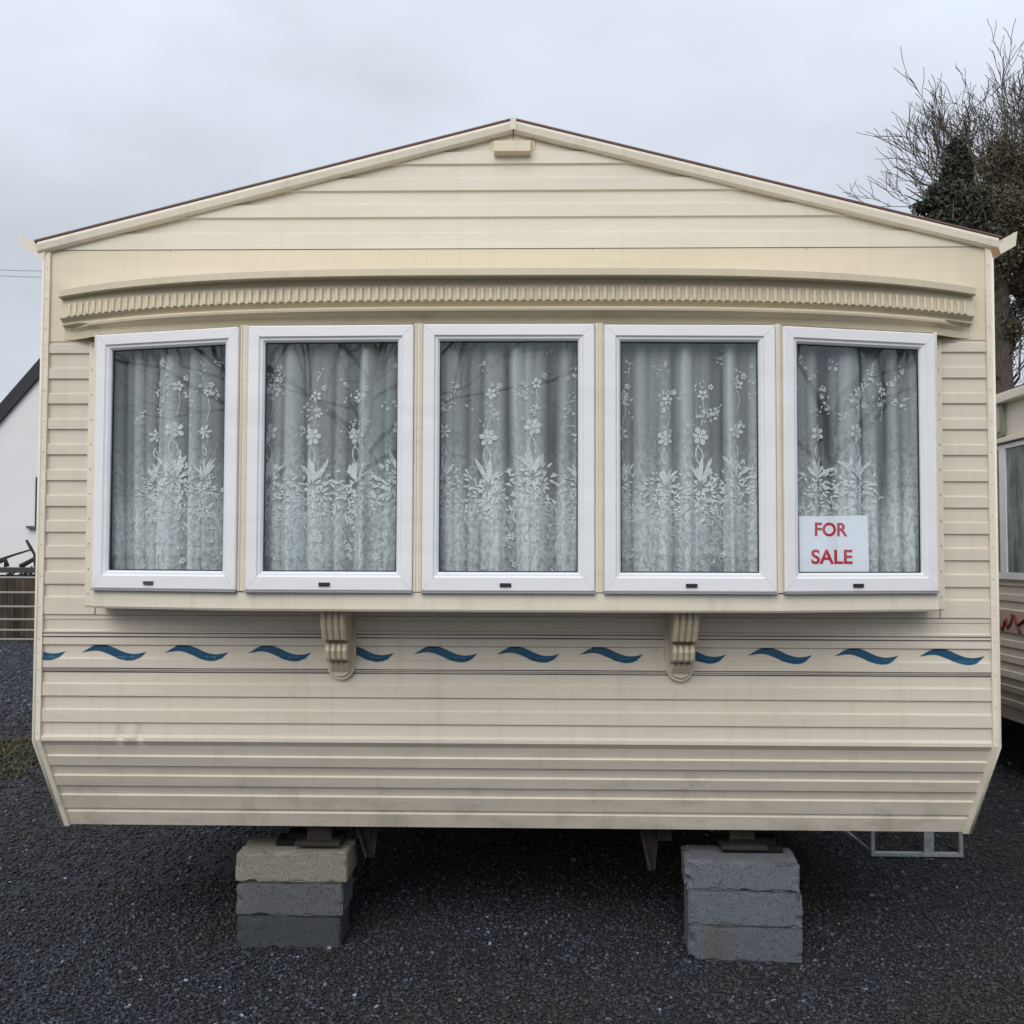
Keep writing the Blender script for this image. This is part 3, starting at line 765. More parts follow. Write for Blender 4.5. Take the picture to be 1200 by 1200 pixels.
# ------------------------------------------------------------------ blocks
def block(px0, px1, pyb, pyt, depth, Yf, matr, label, rot=0.0, chip=0.006, seed=0):
    import bmesh
    a = at(px0, pyb, Yf); b = at(px1, pyb, Yf); t = at(px0, pyt, Yf)
    w = b.x - a.x; h = t.z - a.z
    bm = bmesh.new(); bmesh.ops.create_cube(bm, size=1)
    for v in bm.verts: v.co = Vector((v.co.x * w, (v.co.y + 0.5) * depth, (v.co.z + 0.5) * h))
    bmesh.ops.bevel(bm, geom=bm.edges[:], offset=0.005, segments=2, affect='EDGES')
    bmesh.ops.subdivide_edges(bm, edges=[e for e in bm.edges if e.calc_length() > 0.05], cuts=14, use_grid_fill=True)
    R_ = random.Random(seed)
    from mathutils import noise as mn
    for v in bm.verts:
        p = v.co * 38 + Vector((seed * 7, 0, 0)); q = v.co * 9 + Vector((seed * 3, 1, 5))
        k = mn.noise(p) * 0.0016 + mn.noise(q) * 0.0022
        edge = (abs(abs(v.co.x) - w / 2) < 0.008) + (v.co.y < 0.008) + (v.co.z < 0.008 or v.co.z > h - 0.008)
        if edge >= 2: 
            c = max(0, mn.noise(v.co * 22 + Vector((seed, 9, 2)))) * chip * 4.0
            v.co.x -= math.copysign(c, v.co.x) * (abs(abs(v.co.x) - w / 2) < 0.01); v.co.y += c * 0.9; v.co.z += (c if v.co.z < h / 2 else -c) * 0.9
        v.co.x += k; v.co.y += k
    me = bpy.data.meshes.new('concrete_block'); bm.to_mesh(me); bm.free(); me.materials.append(matr)
    o = bpy.data.objects.new('concrete_block', me); COL.objects.link(o)
    o.location = ((a.x + b.x) / 2, Yf, a.z); o.rotation_euler = (0, 0, rot)
    tag(o, label, 'concrete block', 'concrete blocks under the caravan'); return o
yl = atg(340, 1111).y; yr = atg(872, 1126.5).y
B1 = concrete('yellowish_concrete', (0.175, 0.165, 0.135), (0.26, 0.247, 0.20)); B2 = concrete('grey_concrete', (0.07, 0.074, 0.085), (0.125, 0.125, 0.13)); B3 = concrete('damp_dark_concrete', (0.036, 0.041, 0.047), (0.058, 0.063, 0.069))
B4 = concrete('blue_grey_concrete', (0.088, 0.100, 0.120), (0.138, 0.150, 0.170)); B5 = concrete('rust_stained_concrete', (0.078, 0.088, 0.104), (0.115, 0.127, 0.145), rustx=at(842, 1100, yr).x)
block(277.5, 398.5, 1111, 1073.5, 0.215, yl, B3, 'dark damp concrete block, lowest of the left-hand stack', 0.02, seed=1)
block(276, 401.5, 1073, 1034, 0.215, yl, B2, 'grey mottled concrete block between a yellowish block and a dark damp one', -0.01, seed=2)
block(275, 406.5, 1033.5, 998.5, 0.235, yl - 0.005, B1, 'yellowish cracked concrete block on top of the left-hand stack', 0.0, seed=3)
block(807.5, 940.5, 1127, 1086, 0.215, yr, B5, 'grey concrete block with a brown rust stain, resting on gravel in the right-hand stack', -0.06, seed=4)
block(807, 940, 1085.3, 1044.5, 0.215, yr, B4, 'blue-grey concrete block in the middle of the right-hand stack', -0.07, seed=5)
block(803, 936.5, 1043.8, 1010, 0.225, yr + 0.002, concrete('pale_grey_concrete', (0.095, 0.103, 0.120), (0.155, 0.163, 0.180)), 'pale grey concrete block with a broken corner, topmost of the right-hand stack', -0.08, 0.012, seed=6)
WOODP = mat('dark_packing_wood', (0.007, 0.007, 0.008), 0.9, 0, 0.2)
for X, zt_, Yf, lab in ((at(350, 990, 0.1).x, at(350, 998.5, yl).z, yl + 0.03, 'dark packing plate between the yellowish top block and the caravan chassis'), (at(890, 1000, 0.05).x, at(870, 1010, yr).z, yr + 0.07, 'dark packing plate between the broken-cornered block and the caravan chassis')):
    m = MB(); m.box(-0.12, 0.12, 0.05, 0.17, 0, 0.02, 0, 0.003); m.box(-0.08, 0.10, 0.08, 0.16, 0.0201, 0.045, 0, 0.003)
    tag(m.build('packing_plate', WOODP, None, (X, Yf, zt_ + 0.001)), lab, 'packing plate')

# galvanised step frame lying under the right-hand side
GALV = mat('galvanised_steel', (0.33, 0.36, 0.38), 0.5, 0.4); basecol(GALV, ramp(GALV, noise(GALV, pos(GALV), 30), [(0.35, (0.24, 0.27, 0.29)), (0.7, (0.42, 0.45, 0.46))]))
Yg = atg(1075, 1005).y
g0 = atg(1075, 1005); root = empty('step_frame', (g0.x, Yg, 0)); tag(root, 'pale galvanised steel frame standing on gravel beneath the caravan, right of the blocks', 'metal frame')
def gp_(px, py): p = at(px, py, Yg); return p.x - g0.x, p.z
x0, zb_ = gp_(1021, 1003); x1, _ = gp_(1129, 1005); xm, _ = gp_(1089, 1004); _, zt = gp_(1075, 975); zt += 0.16; zb_ = 0.005
for xa, xb in ((x0, x0 + 0.02), (xm - 0.025, xm + 0.025), (x1 - 0.02, x1)):
    m = MB(); m.box(xa, xb, 0, 0.025, zb_ + 0.018, zt, 0, 0.001); m.build('post', GALV, root)
m = MB(); m.box(x0, x1, -0.004, 0.03, zb_, zb_ + 0.018, 0, 0.001); m.build('bottom_rail', GALV, root)
m = MB(); m.box(x0, x1, -0.002, 0.028, zt + 0.0005, zt + 0.02, 0, 0.001); m.build('top_rail', GALV, root)
m = MB(); m.tube([(x0 - 0.002, 0.012, zb_ + 0.03), (x0 - 0.17, 0.012, zb_ + 0.16)], 0.008, 6); m.build('brace', GALV, root)

# ------------------------------------------------------------------ ground
m = MB(); 
n = 60
def gh(x, y): return 0
m.add([(-300, -300, -0.004), (300, -300, -0.004), (300, 400, -0.004), (-300, 400, -0.004)], [(0, 1, 2, 3)])
tag(m.build('ground', GRAVEL), 'dark grey-blue gravel yard', None, None, 'structure')

# loose stones: one scattered layer of gravel
def ico():
    import bmesh
    bm = bmesh.new(); bmesh.ops.create_icosphere(bm, subdivisions=1, radius=1); bm.verts.ensure_lookup_table()
    v = np.array([p.co[:] for p in bm.verts]); f = np.array([[q.index for q in t.verts] for t in bm.faces]); bm.free(); return v, f
iv, if_ = ico()
def scatter(n, ymin, ymax, rmin, rmax, power=1.0):
    y = ymin + (ymax - ymin) * rng.random(n) ** power
    dep = y - CAM.y; hwid = dep * 0.53 + 0.15
    x = CAM.x - 0.022 * dep + (rng.random(n) * 2 - 1) * hwid
    r = rmin + (rmax - rmin) * rng.random(n) ** 2.2
    return x, y, r
xs, ys, rs = [], [], []
for args in ((62000, -0.85, 0.75, .003, .0105), (26000, 0.7, 2.6, .0045, .012), (24000, 2.6, 7.0, .007, .017)):
    x, y, r = scatter(*args); xs.append(x); ys.append(y); rs.append(r)
for nq, a_, b_, r0_, r1_ in ((26000, 5.0, 21.0, .010, .026),):
    y = a_ + (b_ - a_) * rng.random(nq) ** 0.8; dep = y - CAM.y; u = rng.uniform(-0.54, -0.44, nq); xs.append(CAM.x + (u - 0.022) * dep); ys.append(y); rs.append(r0_ + (r1_ - r0_) * rng.random(nq) ** 2)
x = np.concatenate(xs); y = np.concatenate(ys); r = np.concatenate(rs)
keep = ~((y > 1.0) & (np.abs(x) < 1.6) & (rng.random(len(x)) < 0.5)); x, y, r = x[keep], y[keep], r[keep]
n = len(x)
nv = len(iv); tv = rng.normal(0, 1, (24, nv, 3)) * 0.26 + iv[None]
kid = rng.integers(0, 24, n); V = tv[kid] * (np.stack([rng.uniform(.8, 1.35, n), rng.uniform(.6, 1.0, n), rng.uniform(.4, .75, n)], 1)[:, None, :])
th = rng.uniform(0, 2 * PI, n); ph = rng.normal(0, 0.7, n)
c, s = np.cos(ph), np.sin(ph); V = np.stack([V[..., 0], V[..., 1] * c[:, None] - V[..., 2] * s[:, None], V[..., 1] * s[:, None] + V[..., 2] * c[:, None]], -1)
c, s = np.cos(th), np.sin(th); V = np.stack([V[..., 0] * c[:, None] - V[..., 1] * s[:, None], V[..., 0] * s[:, None] + V[..., 1] * c[:, None], V[..., 2]], -1)
V = V * r[:, None, None] + np.stack([x, y, r * 0.22 - 0.002], 1)[:, None, :]
V = V.reshape(-1, 3).astype(np.float32); Fc = (if_[None] + (np.arange(n) * nv)[:, None, None]).reshape(-1, 3)
me = bpy.data.meshes.new('gravel'); me.vertices.add(len(V)); me.vertices.foreach_set('co', V.ravel())
me.loops.add(Fc.size); me.loops.foreach_set('vertex_index', Fc.ravel().astype(np.int32)); me.polygons.add(len(Fc))
me.polygons.foreach_set('loop_start', np.arange(0, Fc.size, 3, dtype=np.int32)); me.update(calc_edges=True)
g = rng.lognormal(0, 0.6, n) * 0.029; g = np.clip(g, 0.008, 0.14); pale = rng.random(n) < 0.009; g[pale] = rng.uniform(0.12, 0.36, pale.sum())
warm = rng.normal(0, 0.07, n); colr = np.stack([g * (0.88 + warm), g * 0.96, g * (1.30 - warm), np.ones(n)], 1)
ca = me.color_attributes.new('tint', 'FLOAT_COLOR', 'POINT'); ca.data.foreach_set('color', np.repeat(colr, nv, 0).astype(np.float32).ravel())
me.materials.append(STONE); gv = bpy.data.objects.new('gravel', me); COL.objects.link(gv)
tag(gv, 'loose dark grey gravel stones spread over the yard', 'gravel', None, 'stuff')

# moss patch at the left edge
MOSS = mat('moss', (0.06, 0.06, 0.02), 0.95); basecol(MOSS, ramp(MOSS, noise(MOSS, pos(MOSS), 7, 6, .7), [(0.35, (0.035, 0.032, 0.022)), (0.5, (0.075, 0.07, 0.025)), (0.7, (0.11, 0.085, 0.035))]))
m = MB(); c0 = atg(5, 893); R_ = random.Random(3)
for q in range(4200):
    a_ = R_.uniform(0, 2 * PI); rr = math.sqrt(R_.random()); x_ = c0.x + rr * math.cos(a_) * 0.9 - 0.35; y_ = c0.y + rr * math.sin(a_) * 0.95 + 0.1 * math.sin(x_ * 9)
    if R_.random() < 0.35 * rr: continue
    w_ = R_.uniform(.006, .014); h_ = R_.uniform(.008, .03); t_ = R_.uniform(0, PI); dx, dy = w_ * math.cos(t_), w_ * math.sin(t_)
    lx, ly = R_.uniform(-.02, .02), R_.uniform(-.02, .02)
    m.add([(x_ - dx, y_ - dy, 0), (x_ + dx, y_ + dy, 0), (x_ + dx * .5 + lx, y_ + dy * .5 + ly, h_), (x_ - dx * .5 + lx, y_ - dy * .5 + ly, h_ * .9)], [(0, 1, 2, 3)])
tag(m.build('moss', MOSS), 'brownish green moss and short grass on the gravel, left edge of the yard', 'moss', None, 'stuff')

# ------------------------------------------------------------------ left background
# white house
WHITE = mat('white_render', (0.66, 0.68, 0.70), 0.85); basecol(WHITE, mixc(WHITE, noise(WHITE, pos(WHITE), 0.8, 5), (0.66, 0.665, 0.67), (0.74, 0.745, 0.75)))
SLATE = mat('black_fascia', (0.010, 0.012, 0.018), 0.6); SLT = mat('dark_slate', (0.05, 0.055, 0.065), 0.7)
YH = 26.0
pA = at(0, 496, YH); pB = at(48, 441, YH); slope = (pB.z - pA.z) / (pB.x - pA.x)
def hz(x): return pA.z + (x - pA.x) * slope
eave_z = 2.6; xe = pA.x + (eave_z - pA.z) / slope; xr = xe + 4.6; zr_ = hz(xr); xe2 = xr + 4.6
house = empty('white_house', (xr, YH, 0)); tag(house, 'white rendered house with steep black-edged gable roof, beyond the gate', 'house')
m = MB(); m.prism([(xe - xr, 0), (xe2 - xr, 0), (xe2 - xr, eave_z), (0, zr_), (xe - xr, eave_z)], 'y', 0, 9); m.build('wall', WHITE, house)
m = MB()
for s in (-1, 1):
    h_ = 0.52; ex = 4.9; zz = zr_ - slope * ex
    m.prism([(0, zr_ - 0.02), (s * ex, zz - 0.02), (s * ex, zz + h_), (0, zr_ + h_)], 'y', -0.12, -0.02)
m.build('verge_board', SLATE, house)
m = MB()
for s in (-1, 1):
    ex = 5.0; zz = zr_ - slope * ex
    m.prism([(0, zr_ + 0.44), (s * ex, zz + 0.44), (s * ex, zz + 0.56), (0, zr_ + 0.56)], 'y', -0.02, 9.1)
m.build('roof', SLT, house)
wa = at(42.5, 559, YH); wb = at(46, 616, YH)
m = MB(); x0 = wa.x - xr; m.box(x0, x0 + 1.2, -0.04, 0.01, wb.z, wa.z); f_ = m.build('window', mat('dark_window_frame', (0.03, 0.035, 0.035), 0.5), house)
m = MB(); m.box(x0 + 0.1, x0 + 1.1, -0.05, -0.042, wb.z + 0.08, wa.z - 0.08); m.build('pane', mat('dark_pane', (0.03, 0.035, 0.04), 0.1), f_)
m = MB(); m.box(x0 - 0.2, x0 + 1.35, -0.14, -0.001, wb.z - 0.09, wb.z - 0.01); m.build('sill', mat('grey_sill', (0.10, 0.10, 0.10), 0.8), f_)

# farm gate
YG = atg(20, 752).y; g1 = atg(20, 752)
PALE = mat('pale_gate_paint', (0.25, 0.23, 0.21), 0.6)
gate = empty('farm_gate', (g1.x, YG, 0)); tag(gate, 'pale tubular farm gate with horizontal rails in front of brown boards', 'gate')
for py in (677, 694.5, 711, 726, 738.5, 750.5):
    z_ = at(20, py, YG).z; m = MB(); m.tube([(-1.9, 0, max(z_, 0.04)), (1.9, 0, max(z_, 0.04))], 0.021, 8); m.build('rail', PALE, gate)
for x_ in (-1.9, 0.95, 1.9):
    m = MB(); m.tube([(x_, 0.0, 0.03), (x_, 0.0, at(20, 675, YG).z)], 0.026, 8); m.build('stile', PALE, gate)
# brown board fence with dark coping
BOARD = mat('brown_weathered_boards', (0.07, 0.05, 0.035), 0.9); basecol(BOARD, ramp(BOARD, noise(BOARD, pos(BOARD, (6, 1, .6)), 2, 5), [(0.3, (0.02, 0.015, 0.012)), (0.5, (0.06, 0.044, 0.03)), (0.7, (0.11, 0.085, 0.06))]))
YF = YG + 0.9; fz = at(20, 668, YF).z
fence = empty('board_fence', (g1.x, YF, 0)); tag(fence, 'low fence of brown weathered boards behind the farm gate', 'fence')
R_ = random.Random(5); m = MB(); x_ = -5.5
while x_ < 5.5:
    w_ = R_.uniform(.12, .2); m.box(x_, x_ + w_ - .012, R_.uniform(-.02, .02), 0.05, 0.02 * R_.random(), fz - R_.uniform(.06, .12), 0); x_ += w_
m.build('boards', BOARD, fence)
m = MB(); m.box(-5.5, 5.5, -0.06, 0.1, fz - 0.05, fz + 0.05, 0, 0.01); m.build('coping', mat('dark_coping', (0.045, 0.045, 0.048), 0.8), fence)
# heap of cut branches behind the fence
BR = mat('dark_bark', (0.03, 0.026, 0.022), 0.9)
m = MB(); 
def pp(px, py): p = at(px, py, YF + 0.25); return (p.x, p.y, p.z)
m.tube([pp(0, 656), pp(14, 651), pp(27, 647), pp(37, 644)], [.03, .022, .02, .016], 6); m.tube([pp(31, 633), pp(36, 642), pp(40, 649), pp(42, 660)], [.025, .03, .022, .02], 6)
m.tube([pp(-12, 662), pp(6, 655), pp(8, 664)], [.06, .05, .05], 6)
m.tube([pp(24, 664), pp(40, 655), pp(44, 668)], [.05, .05, .05], 6)
g0_ = m
for q in range(40):
    x_ = g1.x + R_.uniform(-3, 1.2); z_ = fz + R_.uniform(-.1, .12); m.tube([(x_, YF + .3, z_ - .2), (x_ + R_.uniform(-.4, .4), YF + R_.uniform(.3, .8), z_)], .02, 4)
    m.tube([(x_, YF + .4, 0), (x_ + R_.uniform(-.2, .2), YF + .4, z_ - .1)], .025, 4)
tag(m.build('branch_pile', BR), 'dark cut branches sticking up behind the board fence', 'branches')
# overhead cables
m = MB()
for k, (ya, yb) in enumerate(((314, 318), (320, 326))):
    a = at(-60, ya, 40); b = at(110, yb, 40); d_ = b - a
    m = MB(); m.tube([a - d_ * 3, a, a + d_ * .5 - Vector((0, 0, .05)), b, b + d_ * 6 - Vector((0, 0, 0.2))], 0.013, 5)
    tag(m.build('overhead_cable', mat('grey_cable', (0.20, 0.21, 0.23), 0.8)), ['upper of two thin overhead cables crossing the sky above the white house', 'lower of two thin overhead cables crossing the sky above the white house'][k], 'cable', 'overhead cables')

# ------------------------------------------------------------------ neighbouring caravan, right
XN = 3.25
pe = atx(1190, 463, XN); pb = atx(1190, 851, XN)
NZT, NZB = pe.z, pb.z
van = empty('static_caravan', (XN, 0, 0)); tag(van, 'cream static caravan partly hidden at the right edge, with red script on its side', 'caravan')
m = MB()
NY0, NY1 = -0.4, 8.6
P = [(0, NZT)]; zz = NZT - 0.34
P += [(0, zz)]
while zz > NZB + 0.12:
    P += [(0, zz - 0.052), (-0.010, zz - 0.056), (-0.010, zz - 0.098), (0, zz - 0.102)]; zz -= 0.102
kz = NZB + 0.30
def tp(z): return 0.085 * max(0, (kz - z)) / 0.30
P.append((0, NZB + 0.003))
rows = [[(o + tp(z), NY0, z), (o + tp(z), NY1, z)] for o, z in P]
m.grid(rows)
m.prism([(0.01, NZT), (0.01, NZB + 0.3), (0.09, NZB), (3.6, NZB), (3.68, NZB + .3), (3.68, NZT), (1.85, NZT + 0.5)], 'y', NY0, NY0 + 0.02)
m.prism([(0.01, NZT), (0.01, NZB + 0.3), (0.09, NZB), (3.6, NZB), (3.68, NZB + .3), (3.68, NZT), (1.85, NZT + 0.5)], 'y', NY1, NY1 + 0.02)
m.box(3.66, 3.69, NY0, NY1, NZB, NZT); m.box(0.1, 3.6, NY0 + .03, NY1, NZB, NZB + 0.03)
m.build('wall', SIDING, van)
m = MB()
for s in (0, 1):
    xo = -0.05 if s == 0 else 3.74
    m.prism([(xo, NZT), (1.845, NZT + 0.5), (1.845, NZT + 0.54), (xo, NZT + 0.04)], 'y', NY0 - 0.03, NY1 + 0.03)
m.build('roof', ROOFM, van)
m = MB(); m.box(-0.06, 0.0, NY0, NY1, NZT - 0.035, NZT + 0.028, 0, 0.008); m.build('gutter', TRIM, van)
# its window
wz1, wz0 = atx(1190, 519, XN).z, atx(1190, 679, XN).z
wy0, wy1 = 1.2, atx(1158, 600, XN).y; ym = atx(1180, 600, XN).y
m = MB()
for y0_, y1_, z0_, z1_ in ((wy0, wy1, wz1 - 0.028, wz1), (wy0, wy1, wz0, wz0 + 0.045), (wy0, wy0 + .05, wz0 + .045, wz1 - .028), (wy1 - .05, wy1, wz0 + .045, wz1 - .028), (ym - 0.045, ym + 0.045, wz0 + .045, wz1 - .028)):
    m.box(-0.028, -0.0105, y0_, y1_, z0_, z1_)
wn = m.build('window', UPVC, van)
m = MB(); m.box(-0.020, -0.0115, wy0 + .05, ym - .045, wz0 + .045, wz1 - .028); m.box(-0.020, -0.0115, ym + .045, wy1 - .05, wz0 + .045, wz1 - .028)
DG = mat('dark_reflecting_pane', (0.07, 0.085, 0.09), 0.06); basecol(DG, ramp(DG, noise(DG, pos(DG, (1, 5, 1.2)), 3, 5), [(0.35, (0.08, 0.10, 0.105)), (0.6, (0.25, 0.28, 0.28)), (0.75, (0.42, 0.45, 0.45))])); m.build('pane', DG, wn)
m = MB(); m.box(-0.05, 0.0, wy0 - .1, wy1 + .2, wz1 + 0.012, wz1 + 0.045, 0, 0.003); m.build('window_hood', TRIM, van)
# rounded flue vent
a = atx(1159, 478, XN); b = atx(1180, 506, XN); yc_ = (a.y + b.y) / 2; zc_ = (a.z + b.z) / 2; hy, hz_ = (a.y - b.y) / 2, (a.z - b.z) / 2 + 0.03
def rr_(hy, hz_, r, x0, x1, mm, mi=0):
    pts = []
    for cy_, cz_, a0 in ((hy - r, hz_ - r, 0), (-hy + r, hz_ - r, 90), (-hy + r, -hz_ + r, 180), (hy - r, -hz_ + r, 270)):
        for k in range(5): t = math.radians(a0 + k * 22.5); pts.append((yc_ + cy_ + r * math.cos(t), zc_ + cz_ + r * math.sin(t)))
    mm.prism(pts, 'x', x0, x1, mi)
m = MB(); rr_(abs(hy), hz_, 0.045, -0.03, 0.0, m); rr_(abs(hy) * .75, hz_ * .8, 0.03, -0.038, -0.0305, m, 1)
m.build('flue_vent', [mat('grey_vent_rim', (0.24, 0.23, 0.19), 0.6), mat('grey_vent_face', (0.36, 0.35, 0.32), 0.6)], van)
# faded band and red script mark
b0, b1 = atx(1190, 742, XN).z, atx(1190, 716, XN).z
m = MB(); m.box(-0.0122, -0.0108, 1.0, 4.2, b0, b1); m.build('pink_band', mat('faded_pink_band', (0.50, 0.36, 0.30), 0.5), van)
m = MB()
def q_(px, py): p = atx(px, py, XN); return (-0.014, p.y, p.z)
for st in ([(1170, 719), (1172.5, 730), (1178, 738), (1180, 729), (1182, 726), (1184, 736), (1187, 731), (1189.5, 722)], [(1188, 720), (1192, 722), (1195.5, 733), (1199, 742)], [(1196, 733), (1203, 727), (1212, 721)]):
    m.tube([q_(*p) for p in st], 0.011, 6)
m.build('red_script', mat('dark_red_vinyl', (0.16, 0.025, 0.02), 0.5), van)
for s_ in (0.2, 3.5):
    for y_ in (1.5, 6.5):
        o = MB(); o.box(-.1, .1, -.22, .22, 0, NZB - 0.0, 0, 0.006); oo = o.build('support', B3, van, (s_, y_, 0))

# ------------------------------------------------------------------ trees
BARK = mat('grey_brown_bark', (0.055, 0.048, 0.042), 0.95); basecol(BARK, ramp(BARK, noise(BARK, pos(BARK, (4, 4, 1)), 6, 5), [(0.3, (0.045, 0.038, 0.03)), (0.7, (0.12, 0.10, 0.082))]))
def leafmat(name, stops):
    m = mat(name, stops[0][1], 0.8); oi = N(m, 'ShaderNodeVertexColor'); oi.layer_name = 'leaf'
    s_ = N(m, 'ShaderNodeSeparateColor'); L(m, oi.outputs[0], s_.inputs[0]); basecol(m, ramp(m, s_.outputs[0], stops)); return m
IVY = leafmat('ivy_leaves', [(0.0, (0.04, 0.042, 0.024)), (0.45, (0.09, 0.078, 0.045)), (0.8, (0.16, 0.13, 0.08)), (1.0, (0.26, 0.215, 0.145))])
CON = leafmat('dark_conifer_needles', [(0.0, (0.016, 0.024, 0.018)), (0.6, (0.045, 0.052, 0.034)), (1.0, (0.10, 0.09, 0.06))])
def grow(m, R_, p, d_, ln, rad, depth, up=0.12, spread=0.55, tips=None, minr=0.004):
    n_ = 4; pts = [p.copy()]; rads = [rad]; q = p.copy(); dd = d_.copy()
    for k in range(n_):
        dd = (dd + Vector((R_.gauss(0, .19), R_.gauss(0, .19), R_.gauss(0, .15) + up * 0.3))).normalized(); q = q + dd * ln / n_
        pts.append(q.copy()); rads.append(max(minr, rad * (1 - 0.42 * (k + 1) / n_)))
    m.tube(pts, rads, 7 if rad > 0.08 else (5 if rad > .03 else 3), 0, rad > .03, False)
    if tips is not None: tips += [(pt, depth) for pt in pts[1:]]
    if depth <= 0: return
    for c_ in range(R_.choice((3, 4, 4, 5)) if depth > 1 else R_.choice((3, 4, 5))):
        t = R_.uniform(.3, 1) if c_ else 1.0; k = min(n_ - 1, int(t * n_)); b = pts[k] + (pts[k + 1] - pts[k]) * (t * n_ - k)
        ax = Vector((R_.gauss(0, 1), R_.gauss(0, 1), R_.gauss(0, .6))).normalized()
        nd = (dd * (1 - spread * .5) + ax * spread + Vector((0, 0, up))).normalized()
        grow(m, R_, b, nd, ln * R_.uniform(.55, .78), max(minr, rad * R_.uniform(.42, .58)), depth - 1, up, spread, tips, minr)
def leaves(m, pts, R_, size, cols, dens_fn=None):
    for p in pts:
        a = Vector((R_.gauss(0, 1), R_.gauss(0, 1), R_.gauss(0, 1))).normalized(); b = a.cross(Vector((R_.gauss(0, 1), R_.gauss(0, 1), R_.gauss(0, 1)))).normalized()
        s_ = size * R_.uniform(.6, 1.4); m.add([p + a * s_, p + b * s_ * .45, p - a * s_, p - b * s_ * .45], [(0, 1, 2, 3)])
        c_ = R_.random(); cols += [c_] * 4
def finish_leaves(o, cols):
    ca = o.data.color_attributes.new('leaf', 'FLOAT_COLOR', 'POINT'); arr = np.ones((len(cols), 4), dtype=np.float32); arr[:, 0] = cols; ca.data.foreach_set('color', arr.ravel())
def bare_tree(px, Y, top_py, label, seed, lean=(0, 0), r0=0.16, depth=5, spread=.55, tr=0.36, minr=0.006, upr=(.8, 1.6), lf=.42):
    base = at(px, 650, Y); H = at(px, top_py, Y).z; R_ = random.Random(seed)
    root = empty('bare_tree', (base.x, Y, 0)); tag(root, label, 'tree', 'winter trees behind the caravans')
    mt = MB(); th_ = H * tr; pts = [Vector((lean[0] * t, lean[1] * t, th_ * t)) for t in (0, .25, .5, .75, 1)]
    mt.tube(pts, [r0 * 1.25, r0, r0 * .92, r0 * .85, r0 * .78], 9); mt.build('trunk', BARK, root)
    mb = MB(); tips = []
    for k in range(6):
        a_ = k * 2 * PI / 6 + R_.uniform(-.4, .4); up_ = R_.uniform(*upr)
        grow(mb, R_, pts[-1] - Vector((0, 0, th_ * .3 * R_.random())), Vector((math.cos(a_), math.sin(a_), up_)).normalized(), (H - th_) * lf, r0 * .5, depth - 1, .16, spread, tips, minr)
    mb.build('crown', BARK, root); return tips
bare_tree(1318, 18.0, 0, 'tall bare grey-brown winter tree rising highest at the right edge', 11, r0=.2, depth=6, minr=.007, spread=.42, upr=(1.5, 3.2), lf=.44)
bare_tree(1112, 23.0, 172, 'smaller bare tree with fine outspread twigs just above the gutter, left of the dark trees', 21, r0=.12, depth=4, spread=.62, minr=.008)
# trees across the yard, behind the camera: the panes mirror them
src = [o for o in COL.objects if o.name == 'bare_tree.001'][0]
for (x_, y_, k_), lab in zip(((-4.3, -17, 1.0), (-13.5, -15, 1.25), (14.5, -15, 1.2)), ('bare tree mirrored as a dark tangle in the second and third panes from the left', 'bare tree mirrored darkly in the leftmost window pane', 'bare tree mirrored darkly in the pane with the sale notice')):
    c = src.copy(); COL.objects.link(c); c.location = (x_, y_, 0); c.scale = (k_, k_, k_ * .9); c.rotation_euler = (0, 0, x_); c['label'] = lab; c['group'] = 'trees mirrored in the windows'
    for ch in src.children:
        d_ = ch.copy(); COL.objects.link(d_); d_.parent = c
def ivy_tree(px, Y, lobes, label, seed, nleaf, m_, r0=.24, trunk_px=None, size=.06, name='ivy_clad_tree', thr=-.02):
    base = at(px, 650, Y); R_ = random.Random(seed)
    root = empty(name, (base.x, Y, 0)); tag(root, label, 'tree', 'evergreen trees behind the caravans')
    zt_ = at(px, lobes[0][1] + 6, Y).z
    mt = MB(); mt.tube([(0, 0, 0), (.05, 0, zt_ * .3), (-.06, 0, zt_ * .6), (0, 0, zt_)], [r0 * 1.2, r0, r0 * .8, r0 * .3], 9)
    for k in range(46):
        z_ = zt_ * R_.uniform(.25, .98); a_ = R_.uniform(0, 2 * PI); l_ = R_.uniform(.3, 1.0)
        mt.tube([(0, 0, z_), (math.cos(a_) * l_ * .5, math.sin(a_) * l_ * .5, z_ + .15 * l_), (math.cos(a_) * l_, math.sin(a_) * l_, z_ + .5 * l_)], [.035, .02, .008], 4, 0, False, False)
    mt.build('trunk', BARK, root)
    mb = MB(); cols = []; from mathutils import noise as mn
    tot = sum(l[2] * l[3] for l in lobes)
    for lx, ly, rx, rz, dn in lobes:
        c = at(lx, ly, Y) - Vector((base.x, Y, 0)); ax_, az_ = rx / 1200 * (Y + 4), rz / 1200 * (Y + 4)
        k = int(nleaf * rx * rz / tot * dn); pts = []
        while len(pts) < k:
            v = Vector((R_.gauss(0, .48), R_.gauss(0, .48), R_.gauss(0, .48)))
            if v.length > 1.15: continue
            p = c + Vector((v.x * ax_, v.y * ax_, v.z * az_))
            if mn.noise((p + Vector((seed, 0, 0))) * 1.5) + .35 * mn.noise(p * 4.2) < thr + (1 - dn) * .35: continue
            pts.append(p)
        leaves(mb, pts, R_, size, cols)
        for q in range(int(130 * rx * rz / 2500)):                     # twigs among and beyond the leaves
            v = Vector((R_.gauss(0, .6), R_.gauss(0, .6), R_.gauss(0, .55))); p = c + Vector((v.x * ax_, v.y * ax_, v.z * az_)); e = p + Vector((R_.gauss(0, .3), R_.gauss(0, .3), R_.uniform(-.1, .6)))
            n0 = len(mb.v); mb.tube([p, (p + e) / 2 + Vector((0, 0, .04)), e], [.011, .008, .005], 3, 1, False, False); cols += [0.5] * (len(mb.v) - n0)
    o = mb.build('crown', [m_, BARK], root); finish_leaves(o, cols)
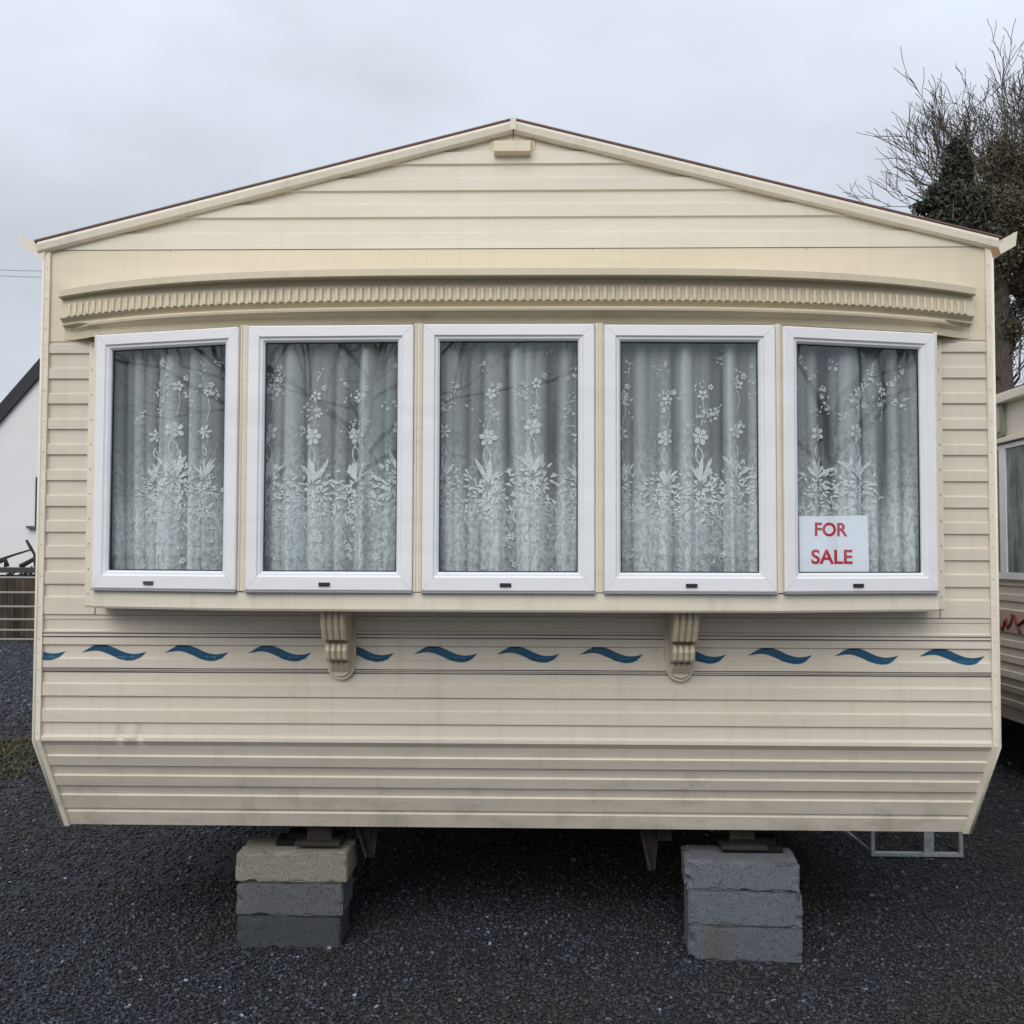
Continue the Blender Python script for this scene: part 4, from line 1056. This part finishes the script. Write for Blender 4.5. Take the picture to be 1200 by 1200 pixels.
ivy_tree(1180, 16.5, [(1175, 178, 16, 20, .9), (1165, 205, 28, 22, 1), (1140, 232, 30, 20, 1), (1195, 215, 40, 34, 1), (1185, 258, 60, 34, 1), (1135, 268, 42, 26, 1), (1175, 305, 46, 36, 1), (1220, 320, 50, 60, 1), (1180, 365, 24, 36, .85), (1182, 412, 9, 26, .7)],
         'dark olive ivy-covered tree with thick crown behind the right-hand gutter', 31, 90000, IVY, size=.03)
ivy_tree(1121, 14.5, [(1121, 188, 13, 26, 1), (1121, 205, 18, 26, 1), (1110, 226, 24, 14, 1), (1092, 242, 22, 8, .9), (1130, 245, 32, 22, 1), (1112, 264, 34, 16, 1), (1140, 285, 34, 26, 1)],
         'dark narrow evergreen with a pointed top, left of the ivy-covered tree', 32, 34000, CON, r0=.15, size=.04, name='conifer_tree', thr=-.3)

# ------------------------------------------------------------------ light
w = bpy.data.worlds.new('World'); SC.world = w; w.use_nodes = True; nt = w.node_tree
bg = nt.nodes['Background']
sky = nt.nodes.new('ShaderNodeTexSky'); sky.sky_type = 'NISHITA'; sky.sun_disc = False
SE, SA = math.radians(38), math.radians(197)
sky.sun_elevation = SE; sky.sun_rotation = SA; sky.dust_density = 4; sky.air_density = 1.2
class W_: node_tree = nt
tc = nt.nodes.new('ShaderNodeTexCoord'); mp = nt.nodes.new('ShaderNodeMapping'); mp.inputs['Scale'].default_value = (1, 1, 2.2); nt.links.new(tc.outputs['Generated'], mp.inputs[0])
nz = nt.nodes.new('ShaderNodeTexNoise'); nz.inputs['Scale'].default_value = 2.6; nz.inputs['Detail'].default_value = 5; nz.inputs['Roughness'].default_value = .5; nt.links.new(mp.outputs[0], nz.inputs['Vector'])
cr_ = nt.nodes.new('ShaderNodeValToRGB'); e = cr_.color_ramp.elements
e[0].position = .36; e[0].color = (.455, .488, .545, 1); e[1].position = .66; e[1].color = (.565, .61, .68, 1)
nt.links.new(nz.outputs['Fac'], cr_.inputs[0])
# overcast: brighter towards the zenith
sx = nt.nodes.new('ShaderNodeSeparateXYZ'); nt.links.new(tc.outputs['Generated'], sx.inputs[0])
mr = nt.nodes.new('ShaderNodeMapRange'); mr.inputs['From Min'].default_value = 0.30; mr.inputs['From Max'].default_value = 0.95; mr.inputs['To Min'].default_value = 9.6; mr.inputs['To Max'].default_value = 17.0
nt.links.new(sx.outputs[2], mr.inputs['Value'])
ml = nt.nodes.new('ShaderNodeVectorMath'); ml.operation = 'SCALE'; nt.links.new(cr_.outputs[0], ml.inputs[0]); nt.links.new(mr.outputs[0], ml.inputs['Scale'])
mxx = nt.nodes.new('ShaderNodeMix'); mxx.data_type = 'RGBA'; mxx.inputs[0].default_value = 0.92; nt.links.new(sky.outputs[0], mxx.inputs[6]); nt.links.new(ml.outputs[0], mxx.inputs[7])
nt.links.new(mxx.outputs[2], bg.inputs[0]); bg.inputs[1].default_value = 0.1
sd = bpy.data.lights.new('sun', 'SUN'); sd.energy = 1.25; sd.angle = math.radians(45); sd.color = (1, .96, .90); so = bpy.data.objects.new('sun', sd); COL.objects.link(so)
dirv = Vector((math.sin(SA) * math.cos(SE), math.cos(SA) * math.cos(SE), math.sin(SE))); so.rotation_euler = (-dirv).to_track_quat('-Z', 'Y').to_euler()
vs = SC.view_settings; vs.view_transform = 'Standard'; vs.look = 'None'; vs.exposure = 0.45; vs.gamma = 1; vs.use_curve_mapping = False
SC.cycles.transparent_max_bounces = 16; SC.cycles.max_bounces = 8
